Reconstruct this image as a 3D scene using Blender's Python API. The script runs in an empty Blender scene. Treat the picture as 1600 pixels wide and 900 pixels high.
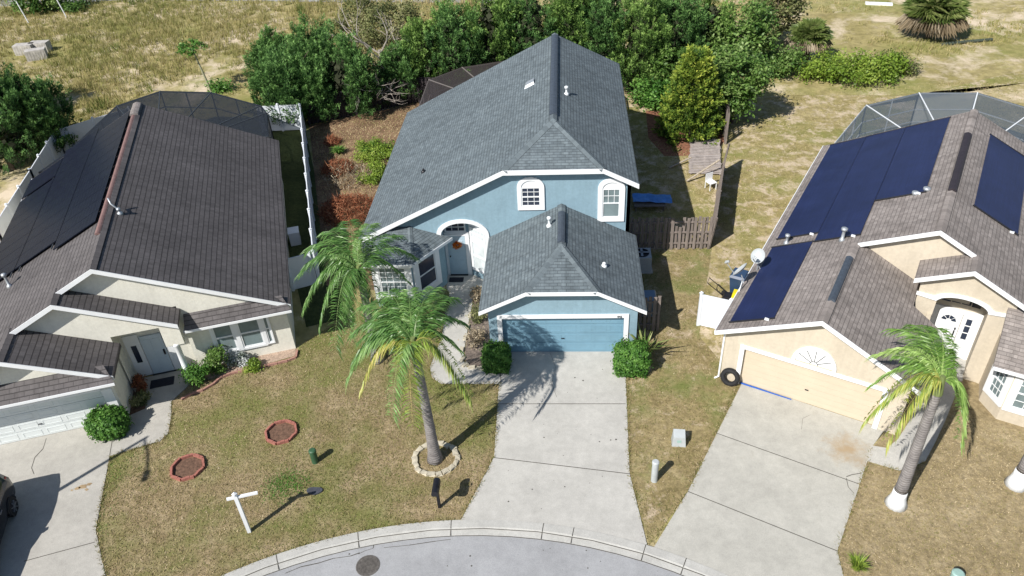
import bpy, math, random
import numpy as np
from mathutils import Vector, Matrix, Euler
from mathutils.geometry import tessellate_polygon
PI = math.pi
rnd = random.Random(7)
rng = np.random.default_rng(11)
S = bpy.context.scene
COL = S.collection

# ------------------------------------------------------------------ camera model (orientation solved from the vanishing points)
CAMH = 20.66
RM = Matrix(((0.99756785, -0.00787504, -0.06925579),
             (0.05104752, -0.59400749, 0.80283825),
             (-0.04746084, -0.80442096, -0.59216077)))
FPX = 1211.0
def P(px, py, z=0.0):
    d = RM @ Vector((px - 800, py - 450, FPX)); t = (z - CAMH) / d.z
    return (d.x * t, d.y * t)
def rot(x, y, deg):
    c, s = math.cos(math.radians(deg)), math.sin(math.radians(deg))
    return (x * c - y * s, x * s + y * c)
SHX, SHY = 0.685, 0.815          # shadow offset per metre of height

# ------------------------------------------------------------------ materials
def newmat(name):
    m = bpy.data.materials.new(name); m.use_nodes = True
    nt = m.node_tree; b = nt.nodes['Principled BSDF']
    return m, nt, b
def N(nt, t, **kw):
    n = nt.nodes.new(t)
    for k, v in kw.items():
        if k in n.inputs: n.inputs[k].default_value = v
        else: setattr(n, k, v)
    return n
def ramp(nt, fac, stops):
    r = nt.nodes.new('ShaderNodeValToRGB'); e = r.color_ramp.elements
    while len(e) < len(stops): e.new(0.5)
    for i, (p, c) in enumerate(stops):
        e[i].position = p; e[i].color = (c[0], c[1], c[2], 1)
    nt.links.new(fac, r.inputs[0]); return r.outputs[0]
def noise(nt, scale, detail=6, rough=.6, vec=None, dist=0):
    n = N(nt, 'ShaderNodeTexNoise'); n.inputs['Scale'].default_value = scale
    n.inputs['Detail'].default_value = detail; n.inputs['Roughness'].default_value = rough
    n.inputs['Distortion'].default_value = dist
    if vec is None:
        tc = nt.nodes.new('ShaderNodeTexCoord'); vec = tc.outputs['Object']
    nt.links.new(vec, n.inputs['Vector']); return n.outputs['Fac']
def mixc(nt, a, b, fac, mode='MIX'):
    m = nt.nodes.new('ShaderNodeMix'); m.data_type = 'RGBA'; m.blend_type = mode
    for s, v in ((0, fac), (6, a), (7, b)):
        if hasattr(v, 'links'): nt.links.new(v, m.inputs[s])
        elif s == 0: m.inputs[0].default_value = v
        else: m.inputs[s].default_value = (v[0], v[1], v[2], 1)
    return m.outputs[2]
def bump(nt, b, h, strength=.3, dist=.01):
    n = nt.nodes.new('ShaderNodeBump'); n.inputs['Strength'].default_value = strength
    n.inputs['Distance'].default_value = dist
    nt.links.new(h, n.inputs['Height']); nt.links.new(n.outputs[0], b.inputs['Normal'])
def plain(name, c, rough=.6, var=.12, scale=3, metal=0, bmp=0, bs=40, spec=.4):
    m, nt, b = newmat(name)
    f = noise(nt, scale)
    lo = tuple(x * (1 - var) for x in c); hi = tuple(min(1, x * (1 + var)) for x in c)
    nt.links.new(ramp(nt, f, [(.3, lo), (.7, hi)]), b.inputs['Base Color'])
    b.inputs['Roughness'].default_value = rough; b.inputs['Metallic'].default_value = metal
    b.inputs['Specular IOR Level'].default_value = spec
    if bmp: bump(nt, b, noise(nt, bs, 4), bmp, .01)
    return m
def stucco(name, c, var=.07):
    m, nt, b = newmat(name)
    f = noise(nt, .9, 7, .65); f2 = noise(nt, 9, 5)
    a = ramp(nt, f, [(.3, tuple(x * (1 - var) for x in c)), (.72, tuple(x * (1 + var) for x in c))])
    g = ramp(nt, f2, [(.3, (.93,) * 3), (.7, (1.05,) * 3)])
    nt.links.new(mixc(nt, a, g, 1.0, 'MULTIPLY'), b.inputs['Base Color'])
    tc = nt.nodes.new('ShaderNodeTexCoord'); mp = nt.nodes.new('ShaderNodeMapping'); mp.inputs['Scale'].default_value = (3.2, 3.2, .35); nt.links.new(tc.outputs['Object'], mp.inputs[0])
    st = ramp(nt, noise(nt, 1.6, 7, .7, mp.outputs[0]), [(.32, (.925, .925, .92)), (.55, (1, 1, 1))])
    nt.links.new(mixc(nt, mixc(nt, a, g, 1.0, 'MULTIPLY'), st, 1.0, 'MULTIPLY'), b.inputs['Base Color'])
    b.inputs['Roughness'].default_value = .85; b.inputs['Specular IOR Level'].default_value = .2
    bump(nt, b, noise(nt, 26, 6, .7), .35, .02)
    return m
def shingle(name, c1, c2, cm, bw=.32, rh=.145, mortar=.012, offs=.5, big=.18, rowdark=.0, tab=.72):
    m, nt, b = newmat(name)
    uv = nt.nodes.new('ShaderNodeUVMap'); uv.uv_map = 'UVMap'
    w = noise(nt, 1.3, 3, .5, uv.outputs[0])
    # slight waviness of the courses
    vm = nt.nodes.new('ShaderNodeVectorMath'); vm.operation = 'SCALE'
    cmb = nt.nodes.new('ShaderNodeCombineXYZ'); nt.links.new(w, cmb.inputs[0]); nt.links.new(w, cmb.inputs[1])
    nt.links.new(cmb.outputs[0], vm.inputs[0]); vm.inputs['Scale'].default_value = .035
    va = nt.nodes.new('ShaderNodeVectorMath'); nt.links.new(uv.outputs[0], va.inputs[0]); nt.links.new(vm.outputs[0], va.inputs[1])
    def bk(bw_, rh_, mo, ca, cb, cc, off):
        t = nt.nodes.new('ShaderNodeTexBrick'); nt.links.new(va.outputs[0], t.inputs['Vector'])
        t.inputs['Scale'].default_value = 1; t.inputs['Brick Width'].default_value = bw_
        t.inputs['Row Height'].default_value = rh_; t.inputs['Mortar Size'].default_value = mo
        t.inputs['Mortar Smooth'].default_value = .3; t.offset = off
        t.inputs['Color1'].default_value = (*ca, 1); t.inputs['Color2'].default_value = (*cb, 1)
        t.inputs['Mortar'].default_value = (*cc, 1); return t
    t1 = bk(bw, rh, mortar, c1, c2, cm, offs)
    # laminated double layer: tabs of random width catch a different tone
    t2 = bk(bw * .53, rh, .0, (tab,) * 3, (1.16,) * 3, (1, 1, 1), .63)
    t3 = bk(97.0, rh, mortar * 1.1, (1, 1, 1), (1, 1, 1), (1 - rowdark,) * 3, .5)
    c = mixc(nt, t1.outputs[0], t2.outputs[0], .8, 'MULTIPLY')
    c = mixc(nt, c, t3.outputs[0], 1.0, 'MULTIPLY')
    st = ramp(nt, noise(nt, .35, 6, .62), [(.28, (1 - big,) * 3), (.7, (1 + big,) * 3)])
    c = mixc(nt, c, st, 1.0, 'MULTIPLY')
    mp = nt.nodes.new('ShaderNodeMapping'); mp.inputs['Scale'].default_value = (1.6, .22, 1); nt.links.new(uv.outputs[0], mp.inputs[0])
    c = mixc(nt, c, ramp(nt, noise(nt, 1.5, 8, .72, mp.outputs[0]), [(.34, (.80,) * 3), (.52, (1,) * 3), (.75, (1.08,) * 3)]), 1.0, 'MULTIPLY')
    gr = ramp(nt, noise(nt, 60, 2), [(.3, (.85,) * 3), (.7, (1.15,) * 3)])
    c = mixc(nt, c, gr, 1.0, 'MULTIPLY')
    nt.links.new(c, b.inputs['Base Color'])
    b.inputs['Roughness'].default_value = .8; b.inputs['Specular IOR Level'].default_value = .3
    inv = nt.nodes.new('ShaderNodeMath'); inv.operation = 'SUBTRACT'; inv.inputs[0].default_value = 1
    nt.links.new(t1.outputs['Fac'], inv.inputs[1])
    bump(nt, b, inv.outputs[0], .5, .02)
    return m
def concrete(name, c, stain=(.2, .17, .13), amt=.5, sc=.35, spot=None):
    m, nt, b = newmat(name)
    a = ramp(nt, noise(nt, sc, 9, .68), [(.3, tuple(x * .88 for x in c)), (.62, tuple(x * 1.06 for x in c))])
    g = ramp(nt, noise(nt, 35, 4, .7), [(.25, (.80,) * 3), (.75, (1.16,) * 3)])
    col = mixc(nt, a, g, 1, 'MULTIPLY')
    g2 = ramp(nt, noise(nt, 3.5, 8, .75), [(.3, (.88,) * 3), (.65, (1.05,) * 3)]); col = mixc(nt, col, g2, 1, 'MULTIPLY')
    sp = ramp(nt, noise(nt, .8, 8, .7, dist=.6), [(.62, (0, 0, 0)), (.8, (amt,) * 3)])
    col = mixc(nt, col, stain, sp)
    sp2 = ramp(nt, noise(nt, 7, 3, .5), [(.72, (0, 0, 0)), (.78, (.35,) * 3)])
    col = mixc(nt, col, tuple(x * .45 for x in c), sp2)
    if spot:    # a rust / oil stain with ragged edges
        tc = nt.nodes.new('ShaderNodeTexCoord'); vd = nt.nodes.new('ShaderNodeVectorMath'); vd.operation = 'DISTANCE'
        nt.links.new(tc.outputs['Object'], vd.inputs[0]); vd.inputs[1].default_value = (spot[0][0], spot[0][1], .03)
        ml = nt.nodes.new('ShaderNodeMath'); ml.operation = 'MULTIPLY_ADD'; nt.links.new(noise(nt, 2.2, 8, .75), ml.inputs[0]); ml.inputs[1].default_value = 2.0 * spot[1]
        nt.links.new(vd.outputs['Value'], ml.inputs[2])
        pass
        mr = nt.nodes.new('ShaderNodeMapRange'); nt.links.new(ml.outputs[0], mr.inputs[0]); mr.inputs[1].default_value = spot[1] * 1.0; mr.inputs[2].default_value = spot[1] * 1.75; mr.inputs[3].default_value = .75; mr.inputs[4].default_value = 0
        col = mixc(nt, col, spot[2], mr.outputs[0])
    nt.links.new(col, b.inputs['Base Color']); b.inputs['Roughness'].default_value = .9
    b.inputs['Specular IOR Level'].default_value = .2
    bump(nt, b, noise(nt, 30, 6, .7), .25, .01)
    return m
def turf(name, stops, sc=.5, fine=14, sand=None, sandth=(.6, .7), sandsc=.6, green=None, gth=(.58, .72), gsc=.22):
    m, nt, b = newmat(name)
    a = ramp(nt, noise(nt, sc, 9, .7, dist=.4), stops)
    g = ramp(nt, noise(nt, fine * .6, 6, .7), [(.3, (.62,) * 3), (.5, (1,) * 3), (.7, (1.35,) * 3)])
    col = mixc(nt, a, g, 1, 'MULTIPLY')
    if green:
        f = ramp(nt, noise(nt, gsc, 7, .65), [(gth[0], (0, 0, 0)), (gth[1], (.85,) * 3)])
        col = mixc(nt, col, green, f)
    if sand:
        f = ramp(nt, noise(nt, sandsc, 10, .74, dist=.3), [(sandth[0], (0, 0, 0)), (sandth[1], (1,) * 3)])
        col = mixc(nt, col, sand, f)
    nt.links.new(col, b.inputs['Base Color']); b.inputs['Roughness'].default_value = .95
    b.inputs['Specular IOR Level'].default_value = .1
    bump(nt, b, noise(nt, 10, 8, .75), .9, .05)
    return m
def tinted(name, stops, rough=.6, transl=.25, spec=.3):
    """leaf / blade material: a per-leaf random value 'tint' picks the colour"""
    m, nt, b = newmat(name)
    at = nt.nodes.new('ShaderNodeAttribute'); at.attribute_name = 'tint'
    c = ramp(nt, at.outputs['Fac'], stops)
    nt.links.new(c, b.inputs['Base Color']); b.inputs['Roughness'].default_value = rough
    b.inputs['Specular IOR Level'].default_value = spec
    if transl:
        t = nt.nodes.new('ShaderNodeBsdfTranslucent'); nt.links.new(c, t.inputs[0])
        mx = nt.nodes.new('ShaderNodeMixShader'); mx.inputs[0].default_value = transl
        nt.links.new(b.outputs[0], mx.inputs[1]); nt.links.new(t.outputs[0], mx.inputs[2])
        nt.links.new(mx.outputs[0], nt.nodes['Material Output'].inputs[0])
    return m
def glass(name, c, rough=.08):
    m, nt, b = newmat(name)
    nt.links.new(ramp(nt, noise(nt, 1.5, 3), [(.3, tuple(x * .8 for x in c)), (.7, tuple(x * 1.2 for x in c))]), b.inputs['Base Color'])
    b.inputs['Roughness'].default_value = rough; b.inputs['Specular IOR Level'].default_value = .6
    return m
def screenmat(name, c, alpha):
    m, nt, b = newmat(name); b.inputs['Base Color'].default_value = (*c, 1); b.inputs['Roughness'].default_value = .6
    t = nt.nodes.new('ShaderNodeBsdfTransparent'); mx = nt.nodes.new('ShaderNodeMixShader')
    mx.inputs[0].default_value = alpha
    nt.links.new(t.outputs[0], mx.inputs[1]); nt.links.new(b.outputs[0], mx.inputs[2])
    nt.links.new(mx.outputs[0], nt.nodes['Material Output'].inputs[0]); return m
def woodmat(name, c):
    m, nt, b = newmat(name)
    tc = nt.nodes.new('ShaderNodeTexCoord'); mp = nt.nodes.new('ShaderNodeMapping'); mp.inputs['Scale'].default_value = (6, 6, .7)
    nt.links.new(tc.outputs['Object'], mp.inputs[0])
    nt.links.new(ramp(nt, noise(nt, 2.2, 6, .7, mp.outputs[0]), [(.3, tuple(x * .55 for x in c)), (.7, tuple(x * 1.3 for x in c))]), b.inputs['Base Color'])
    b.inputs['Roughness'].default_value = .9; return m

M = {}
M['bluewall'] = stucco('blue_stucco', (.235, .35, .42))
M['cream'] = stucco('cream_stucco', (.73, .715, .635))
M['tan'] = stucco('tan_stucco', (.54, .48, .385))
M['white'] = plain('white_paint', (.76, .78, .80), .5, .05, 2)
M['bluedoor'] = plain('blue_door_paint', (.165, .30, .39), .5, .1, 1.5)
M['tandoor'] = plain('tan_door_paint', (.55, .47, .36), .55, .05, 1.5)
M['roofblue'] = shingle('slate_blue_shingles', (.115, .142, .158), (.145, .176, .192), (.092, .112, .125), big=.10, rowdark=.34, tab=.8)
M['roofleft'] = shingle('dark_brown_shingles', (.100, .092, .093), (.114, .105, .106), (.086, .079, .08), rh=.2, mortar=.02, rowdark=.46, tab=.9, big=.2)
M['roofright'] = shingle('taupe_shingles', (.225, .199, .185), (.275, .246, .230), (.19, .168, .156), mortar=.012, rowdark=.25, tab=.8)
M['ventblue'] = plain('dark_ridge_vent', (.055, .07, .092), .6, .2, 6)
M['ventbrown'] = plain('dark_brown_vent', (.03, .024, .03), .6, .2, 6)
M['terra'] = plain('terracotta_strip', (.20, .12, .11), .7, .2, 5)
M['glassd'] = glass('dark_glass', (.03, .04, .065))
M['glassc'] = glass('curtain_glass', (.17, .22, .23), .15)
M['blind'] = glass('white_blind_glass', (.55, .6, .62), .2)
M['black'] = plain('black_paint', (.012, .013, .018), .45, .2, 8)
M['carpaint'] = plain('black_car_paint', (.01, .01, .013), .18, .1, 1, spec=.7)
M['rubber'] = plain('tyre_rubber', (.018, .018, .02), .8, .3, 8)
M['chrome'] = plain('alloy_metal', (.5, .5, .52), .3, .1, 3, metal=.8)
M['redlamp'] = plain('red_lamp', (.5, .02, .02), .2)
M['metal'] = plain('galvanised_metal', (.42, .45, .48), .45, .15, 5, metal=.5)
M['conc'] = concrete('driveway_concrete', (.455, .445, .415), (.29, .275, .25), .5, .7)
M['concR'] = concrete('stained_driveway_concrete', (.43, .42, .38), (.26, .24, .19), .65, .8, spot=((9.55, 18.55), 1.15, (.34, .235, .12)))
M['concL'] = concrete('old_driveway_concrete', (.41, .395, .36), (.21, .19, .16), .75, .8)
M['kerb'] = concrete('kerb_concrete', (.44, .435, .41), (.17, .155, .14), .7, .9)
M['asphalt'] = concrete('weathered_road', (.335, .34, .35), (.24, .24, .235), .6, .6)
M['joint'] = plain('joint_dirt', (.07, .065, .055), .95, .3, 10)
M['oil'] = plain('rust_stain', (.33, .24, .14), .95, .3, 2)
M['vinylw'] = plain('white_vinyl', (.70, .74, .80), .45, .05, 2)
M['wood'] = woodmat('weathered_grey_wood', (.22, .185, .165))
M['woodshade'] = woodmat('shade_dark_fence_wood', (.035, .028, .032))  # back fence: the shade it stands in is put into the wood colour
M['woodpale'] = woodmat('pale_timber', (.42, .36, .28))
M['pv'] = None
M['matnavy'] = None
M['frame'] = plain('white_aluminium', (.72, .75, .77), .4, .08, 4)
M['framed'] = plain('bronze_aluminium', (.04, .045, .05), .4, .1, 4)
M['scrD'] = screenmat('dark_insect_screen', (.016, .02, .027), .72)
M['scrL'] = screenmat('grey_insect_screen', (.09, .115, .14), .6)
M['brick'] = plain('red_edging_brick', (.33, .13, .1), .9, .3, 9, bmp=.4)
M['mulch'] = plain('brown_mulch', (.13, .075, .05), .95, .5, 14, bmp=.9, bs=25)
M['redmulch'] = plain('pine_needle_litter', (.22, .10, .06), .95, .45, 6, bmp=.8, bs=20)
M['stone'] = plain('pale_edging_stone', (.46, .42, .33), .9, .25, 7, bmp=.5)
M['gravel'] = plain('pink_gravel', (.36, .27, .21), .95, .45, 18, bmp=1, bs=22)
M['greenbox'] = plain('green_plastic', (.04, .10, .05), .5, .15, 4)
M['palegreen'] = plain('pale_green_plastic', (.28, .42, .38), .5, .1, 4)
M['greybox'] = plain('light_grey_plastic', (.42, .45, .46), .5, .1, 4)
M['bluebin'] = plain('navy_plastic', (.03, .06, .12), .45, .15, 3)
M['yellow'] = plain('yellow_paint', (.7, .6, .02), .4, .08, 3)
M['tarp'] = plain('blue_tarp', (.10, .30, .72), .5, .2, 3, bmp=.8, bs=6)
M['bluestrip'] = plain('blue_strip', (.02, .1, .42), .5, .1, 3)
M['matdoor'] = plain('dark_doormat', (.015, .018, .03), .95, .3, 20)
M['orange'] = plain('orange_petals', (.75, .14, .02), .7, .5, 20)
M['steel'] = plain('rusty_cast_iron', (.12, .11, .10), .7, .35, 10, metal=.2, bmp=.6, bs=20)
def mat_palmbark():
    m, nt, b = newmat('ringed_palm_bark'); tc = nt.nodes.new('ShaderNodeTexCoord')
    wv = nt.nodes.new('ShaderNodeTexWave'); wv.bands_direction = 'Z'; wv.inputs['Scale'].default_value = 3.4; wv.inputs['Distortion'].default_value = 3.5; wv.inputs['Detail'].default_value = 4; wv.inputs['Detail Scale'].default_value = 2
    nt.links.new(tc.outputs['Object'], wv.inputs['Vector']); a = ramp(nt, noise(nt, 3, 8, .7), [(.3, (.12, .11, .11)), (.7, (.30, .28, .27))])
    c = mixc(nt, a, ramp(nt, wv.outputs['Fac'], [(0, (.8,) * 3), (.35, (1,) * 3), (1, (1.05,) * 3)]), 1, 'MULTIPLY')
    nt.links.new(c, b.inputs['Base Color']); b.inputs['Roughness'].default_value = .9; bump(nt, b, wv.outputs['Fac'], .5, .02); return m
M['palmtrunk'] = mat_palmbark()
M['bark'] = plain('brown_bark', (.10, .075, .055), .9, .35, 8, bmp=.8)
M['deadbark'] = plain('bleached_bark', (.38, .34, .30), .9, .3, 6)
M['lawnL'] = turf('dry_front_lawn', [(.28, (.17, .13, .065)), (.5, (.275, .215, .125)), (.72, (.40, .32, .205))], 1.1, 9, green=(.155, .175, .05), gth=(.43, .58), gsc=.26)
M['lawnR'] = turf('tan_lawn', [(.25, (.19, .15, .08)), (.5, (.30, .24, .14)), (.75, (.42, .345, .225))], .6, 9)
M['lawnM'] = turf('patchy_side_lawn', [(.25, (.16, .13, .055)), (.5, (.28, .225, .115)), (.75, (.40, .33, .2))], .8, 9, sand=(.52, .42, .31), sandth=(.55, .66), sandsc=.9, green=(.15, .18, .05), gth=(.48, .62), gsc=.4)
M['field'] = turf('dry_field', [(.25, (.20, .175, .06)), (.5, (.33, .28, .13)), (.75, (.45, .385, .22))], .16, 2.5, sand=(.62, .52, .39), sandth=(.49, .62), sandsc=.2, green=(.19, .215, .055), gth=(.48, .62), gsc=.08)
M['yard'] = turf('sandy_yard_grass', [(.25, (.21, .18, .07)), (.5, (.30, .25, .115)), (.75, (.40, .335, .19))], .4, 5, sand=(.52, .43, .31), sandth=(.49, .60), sandsc=1.1, green=(.21, .22, .065), gth=(.47, .64), gsc=.25)
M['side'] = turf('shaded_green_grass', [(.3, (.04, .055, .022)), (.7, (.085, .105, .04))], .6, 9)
M['litter'] = turf('leaf_litter', [(.3, (.10, .065, .04)), (.5, (.2, .13, .08)), (.7, (.3, .21, .13))], .8, 9)
M['grassL'] = tinted('lawn_blades', [(0, (.11, .14, .03)), (.3, (.22, .205, .07)), (.55, (.34, .27, .14)), (.75, (.44, .35, .21)), (1, (.62, .52, .35))], .7, .2)
M['grassG'] = tinted('green_blades', [(0, (.05, .14, .02)), (.6, (.11, .26, .04)), (1, (.22, .33, .08))], .6, .3)
M['grassF'] = tinted('field_grass', [(0, (.12, .17, .04)), (.3, (.27, .27, .085)), (.6, (.46, .39, .19)), (.85, (.62, .52, .31)), (1, (.42, .27, .18))], .8, .25)
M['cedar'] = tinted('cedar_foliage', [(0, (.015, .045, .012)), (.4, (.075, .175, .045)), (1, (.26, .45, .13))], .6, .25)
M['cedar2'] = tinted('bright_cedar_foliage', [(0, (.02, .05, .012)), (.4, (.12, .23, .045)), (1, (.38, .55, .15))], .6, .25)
M['core'] = tinted('inner_shade_dark', [(0, (.03, .035, .018)), (1, (.06, .07, .03))], .9, 0)
M['goldc'] = tinted('golden_conifer_foliage', [(0, (.02, .06, .012)), (.35, (.09, .17, .025)), (.7, (.24, .33, .045)), (1, (.52, .56, .10))], .6, .25)
M['leaf'] = tinted('leafy_foliage', [(0, (.04, .10, .02)), (.5, (.13, .24, .05)), (1, (.32, .43, .15))], .45, .35)
M['vine'] = tinted('vine_foliage', [(0, (.09, .16, .02)), (.5, (.21, .32, .04)), (1, (.40, .48, .10))], .5, .3)
M['hedge'] = tinted('hedge_foliage', [(0, (.03, .10, .015)), (.5, (.09, .22, .035)), (1, (.2, .38, .08))], .5, .3)
M['olive'] = tinted('thin_olive_foliage', [(0, (.07, .09, .035)), (.5, (.18, .20, .07)), (1, (.36, .34, .18))], .7, .25)
M['rust'] = tinted('rusty_dead_foliage', [(0, (.12, .035, .015)), (.5, (.26, .085, .04)), (1, (.4, .2, .11))], .9, .15)
M['dead'] = tinted('dead_stalks', [(0, (.16, .12, .07)), (.5, (.3, .24, .16)), (1, (.5, .44, .33))], .9, .1)
M['frond'] = tinted('palm_frond', [(0, (.035, .10, .025)), (.5, (.12, .26, .06)), (1, (.34, .50, .18))], .4, .35, .5)
M['frondp'] = tinted('pale_palm_frond', [(0, (.07, .16, .03)), (.5, (.2, .36, .07)), (1, (.45, .6, .2))], .4, .35, .5)
M['frondy'] = tinted('yellowing_palm_frond', [(0, (.12, .24, .04)), (.5, (.30, .40, .07)), (.85, (.52, .50, .12)), (1, (.62, .48, .2))], .45, .35, .5)
M['palmetto'] = tinted('palmetto_leaves', [(0, (.06, .11, .03)), (.5, (.17, .23, .06)), (1, (.40, .42, .18))], .45, .25)
M['flowers'] = tinted('white_flowering', [(0, (.1, .16, .06)), (.4, (.3, .34, .3)), (1, (.7, .72, .75))], .6, .2)

def mat_pv():
    m, nt, b = newmat('photovoltaic_glass')
    uv = nt.nodes.new('ShaderNodeUVMap'); uv.uv_map = 'UVMap'
    t = nt.nodes.new('ShaderNodeTexBrick'); nt.links.new(uv.outputs[0], t.inputs['Vector']); t.offset = 0
    for k, v in (('Scale', 1), ('Brick Width', .165), ('Row Height', .165), ('Mortar Size', .004), ('Mortar Smooth', .2)): t.inputs[k].default_value = v
    t.inputs['Color1'].default_value = (.010, .012, .022, 1); t.inputs['Color2'].default_value = (.012, .015, .027, 1)
    t.inputs['Mortar'].default_value = (.026, .030, .045, 1)
    nt.links.new(t.outputs[0], b.inputs['Base Color']); b.inputs['Roughness'].default_value = .22
    b.inputs['Specular IOR Level'].default_value = .05; b.inputs['IOR'].default_value = 1.25
    return m
M['pv'] = mat_pv()
def mat_mat():
    m, nt, b = newmat('pool_heater_mat')
    uv = nt.nodes.new('ShaderNodeUVMap'); uv.uv_map = 'UVMap'
    t = nt.nodes.new('ShaderNodeTexBrick'); nt.links.new(uv.outputs[0], t.inputs['Vector']); t.offset = 0
    for k, v in (('Scale', 1), ('Brick Width', .05), ('Row Height', 1.25), ('Mortar Size', .008), ('Mortar Smooth', .5)): t.inputs[k].default_value = v
    t.inputs['Color1'].default_value = (.013, .020, .066, 1); t.inputs['Color2'].default_value = (.016, .025, .08, 1)
    t.inputs['Mortar'].default_value = (.011, .016, .06, 1)
    st = ramp(nt, noise(nt, .7, 6, .65), [(.3, (.8,) * 3), (.7, (1.25,) * 3)])
    nt.links.new(mixc(nt, t.outputs[0], st, 1, 'MULTIPLY'), b.inputs['Base Color']); b.inputs['Roughness'].default_value = .5
    b.inputs['Specular IOR Level'].default_value = .35
    return m
M['matnavy'] = mat_mat()

# ------------------------------------------------------------------ mesh builder
class MB:
    def __init__(s): s.v = []; s.f = []; s.mi = []; s.uv = []
    def face(s, pts, mi=0, uv=None):
        i = len(s.v); s.v += [tuple(p) for p in pts]; s.f.append(tuple(range(i, i + len(pts)))); s.mi.append(mi)
        s.uv.append(uv if uv else [(p[0], p[1]) for p in pts]); return s
    def box(s, x0, x1, y0, y1, z0, z1, mi=0):
        x0, x1 = sorted((x0, x1)); y0, y1 = sorted((y0, y1)); z0, z1 = sorted((z0, z1))
        a = [(x0, y0, z0), (x1, y0, z0), (x1, y1, z0), (x0, y1, z0), (x0, y0, z1), (x1, y0, z1), (x1, y1, z1), (x0, y1, z1)]
        return s.hexa(a, mi)
    def hexa(s, a, mi=0):
        for q in ((0, 3, 2, 1), (4, 5, 6, 7), (0, 1, 5, 4), (1, 2, 6, 5), (2, 3, 7, 6), (3, 0, 4, 7)): s.face([a[i] for i in q], mi)
        return s
    def beam(s, p, q, w=.05, h=.05, mi=0, up=(0, 0, 1)):
        p = Vector(p); q = Vector(q); d = (q - p).normalized(); u = Vector(up)
        if abs(d.dot(u)) > .98: u = Vector((0, 1, 0))
        r = d.cross(u).normalized() * w / 2; t = r.cross(d).normalized() * h / 2
        a = [p - r - t, p + r - t, q + r - t, q - r - t, p - r + t, p + r + t, q + r + t, q - r + t]
        return s.hexa(a, mi)
    def tube(s, pts, rad, n=8, mi=0, cap=True):
        pts = [Vector(p) for p in pts]; rad = rad if hasattr(rad, '__len__') else [rad] * len(pts)
        rings = []; ref = None
        for i, p in enumerate(pts):
            d = (pts[min(i + 1, len(pts) - 1)] - pts[max(i - 1, 0)]).normalized()
            if ref is None: ref = Vector((1, 0, 0)) if abs(d.x) < .9 else Vector((0, 1, 0))
            a = d.cross(ref).normalized(); b_ = d.cross(a).normalized(); ref = -b_ if False else ref
            rings.append([p + (a * math.cos(2 * PI * k / n) + b_ * math.sin(2 * PI * k / n)) * rad[i] for k in range(n)])
        for i in range(len(rings) - 1):
            for k in range(n):
                s.face([rings[i][k], rings[i + 1][k], rings[i + 1][(k + 1) % n], rings[i][(k + 1) % n]], mi)
        if cap: s.face(rings[0], mi); s.face(rings[-1][::-1], mi)
        return s
    def lathe(s, prof, n=20, mi=0, c=(0, 0, 0), cap=True):
        rings = [[(c[0] + r * math.cos(2 * PI * k / n), c[1] + r * math.sin(2 * PI * k / n), c[2] + z) for k in range(n)] for r, z in prof]
        for i in range(len(rings) - 1):
            for k in range(n): s.face([rings[i][k], rings[i][(k + 1) % n], rings[i + 1][(k + 1) % n], rings[i + 1][k]], mi)
        if cap: s.face(rings[-1], mi); s.face(rings[0][::-1], mi)
        return s
    def flat(s, pts, z, mi=0):
        tri = tessellate_polygon([[Vector((p[0], p[1], 0)) for p in pts]])
        for t in tri:
            q = [(*pts[i][:2], z) for i in t]
            a = (q[1][0] - q[0][0]) * (q[2][1] - q[0][1]) - (q[2][0] - q[0][0]) * (q[1][1] - q[0][1])
            s.face(q if a > 0 else q[::-1], mi)
        return s
    def slab(s, pts, z0, z1, mi=0):
        s.flat(pts, z1, mi)
        for i in range(len(pts)):
            a, b = pts[i], pts[(i + 1) % len(pts)]
            s.face([(a[0], a[1], z0), (b[0], b[1], z0), (b[0], b[1], z1), (a[0], a[1], z1)], mi)
        return s
    def tess(s, loops, fn, mi=0):
        """fill 2D loops (outer + holes) mapped by fn(u,v)->xyz"""
        vs = [Vector((u, v, 0)) for l in loops for u, v in l]
        for t in tessellate_polygon([[Vector((u, v, 0)) for u, v in l] for l in loops]):
            q = [vs[i] for i in t]
            a = (q[1].x - q[0].x) * (q[2].y - q[0].y) - (q[2].x - q[0].x) * (q[1].y - q[0].y)
            if a < 0: q = q[::-1]
            s.face([fn(p.x, p.y, 0) for p in q], mi, [(p.x, p.y) for p in q])
        return s
    def wall(s, o, u, outer, holes=(), depth=.2, mi=0):
        """vertical wall; o=(x,y), u=unit dir (x,y) to the right seen from outside; outward normal = u rotated -90"""
        n = (u[1], -u[0])
        fn = lambda a, b, d: (o[0] + u[0] * a - n[0] * d, o[1] + u[1] * a - n[1] * d, b)
        s.tess([outer] + list(holes), fn, mi)
        back = MB(); back.tess([outer] + list(holes), lambda a, b, d: fn(a, b, depth), mi)
        for f in back.f: s.face([back.v[i] for i in f][::-1], mi)
        for l in [outer] + list(holes):
            for i in range(len(l)):
                a, b = l[i], l[(i + 1) % len(l)]
                s.face([fn(*a, 0), fn(*a, depth), fn(*b, depth), fn(*b, 0)], mi)
        return s
    def strip(s, o, u, loop_out, loop_in, d0, d1, mi=0):
        """trim band between two matching open polylines on a wall, standing from d0 to d1 proud"""
        n = (u[1], -u[0])
        fn = lambda p, d: (o[0] + u[0] * p[0] + n[0] * d, o[1] + u[1] * p[0] + n[1] * d, p[1])
        for i in range(len(loop_out) - 1):
            A, B_, C, D = loop_out[i], loop_out[i + 1], loop_in[i + 1], loop_in[i]
            s.hexa([fn(A, d0), fn(B_, d0), fn(C, d0), fn(D, d0), fn(A, d1), fn(B_, d1), fn(C, d1), fn(D, d1)], mi)
        return s
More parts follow.
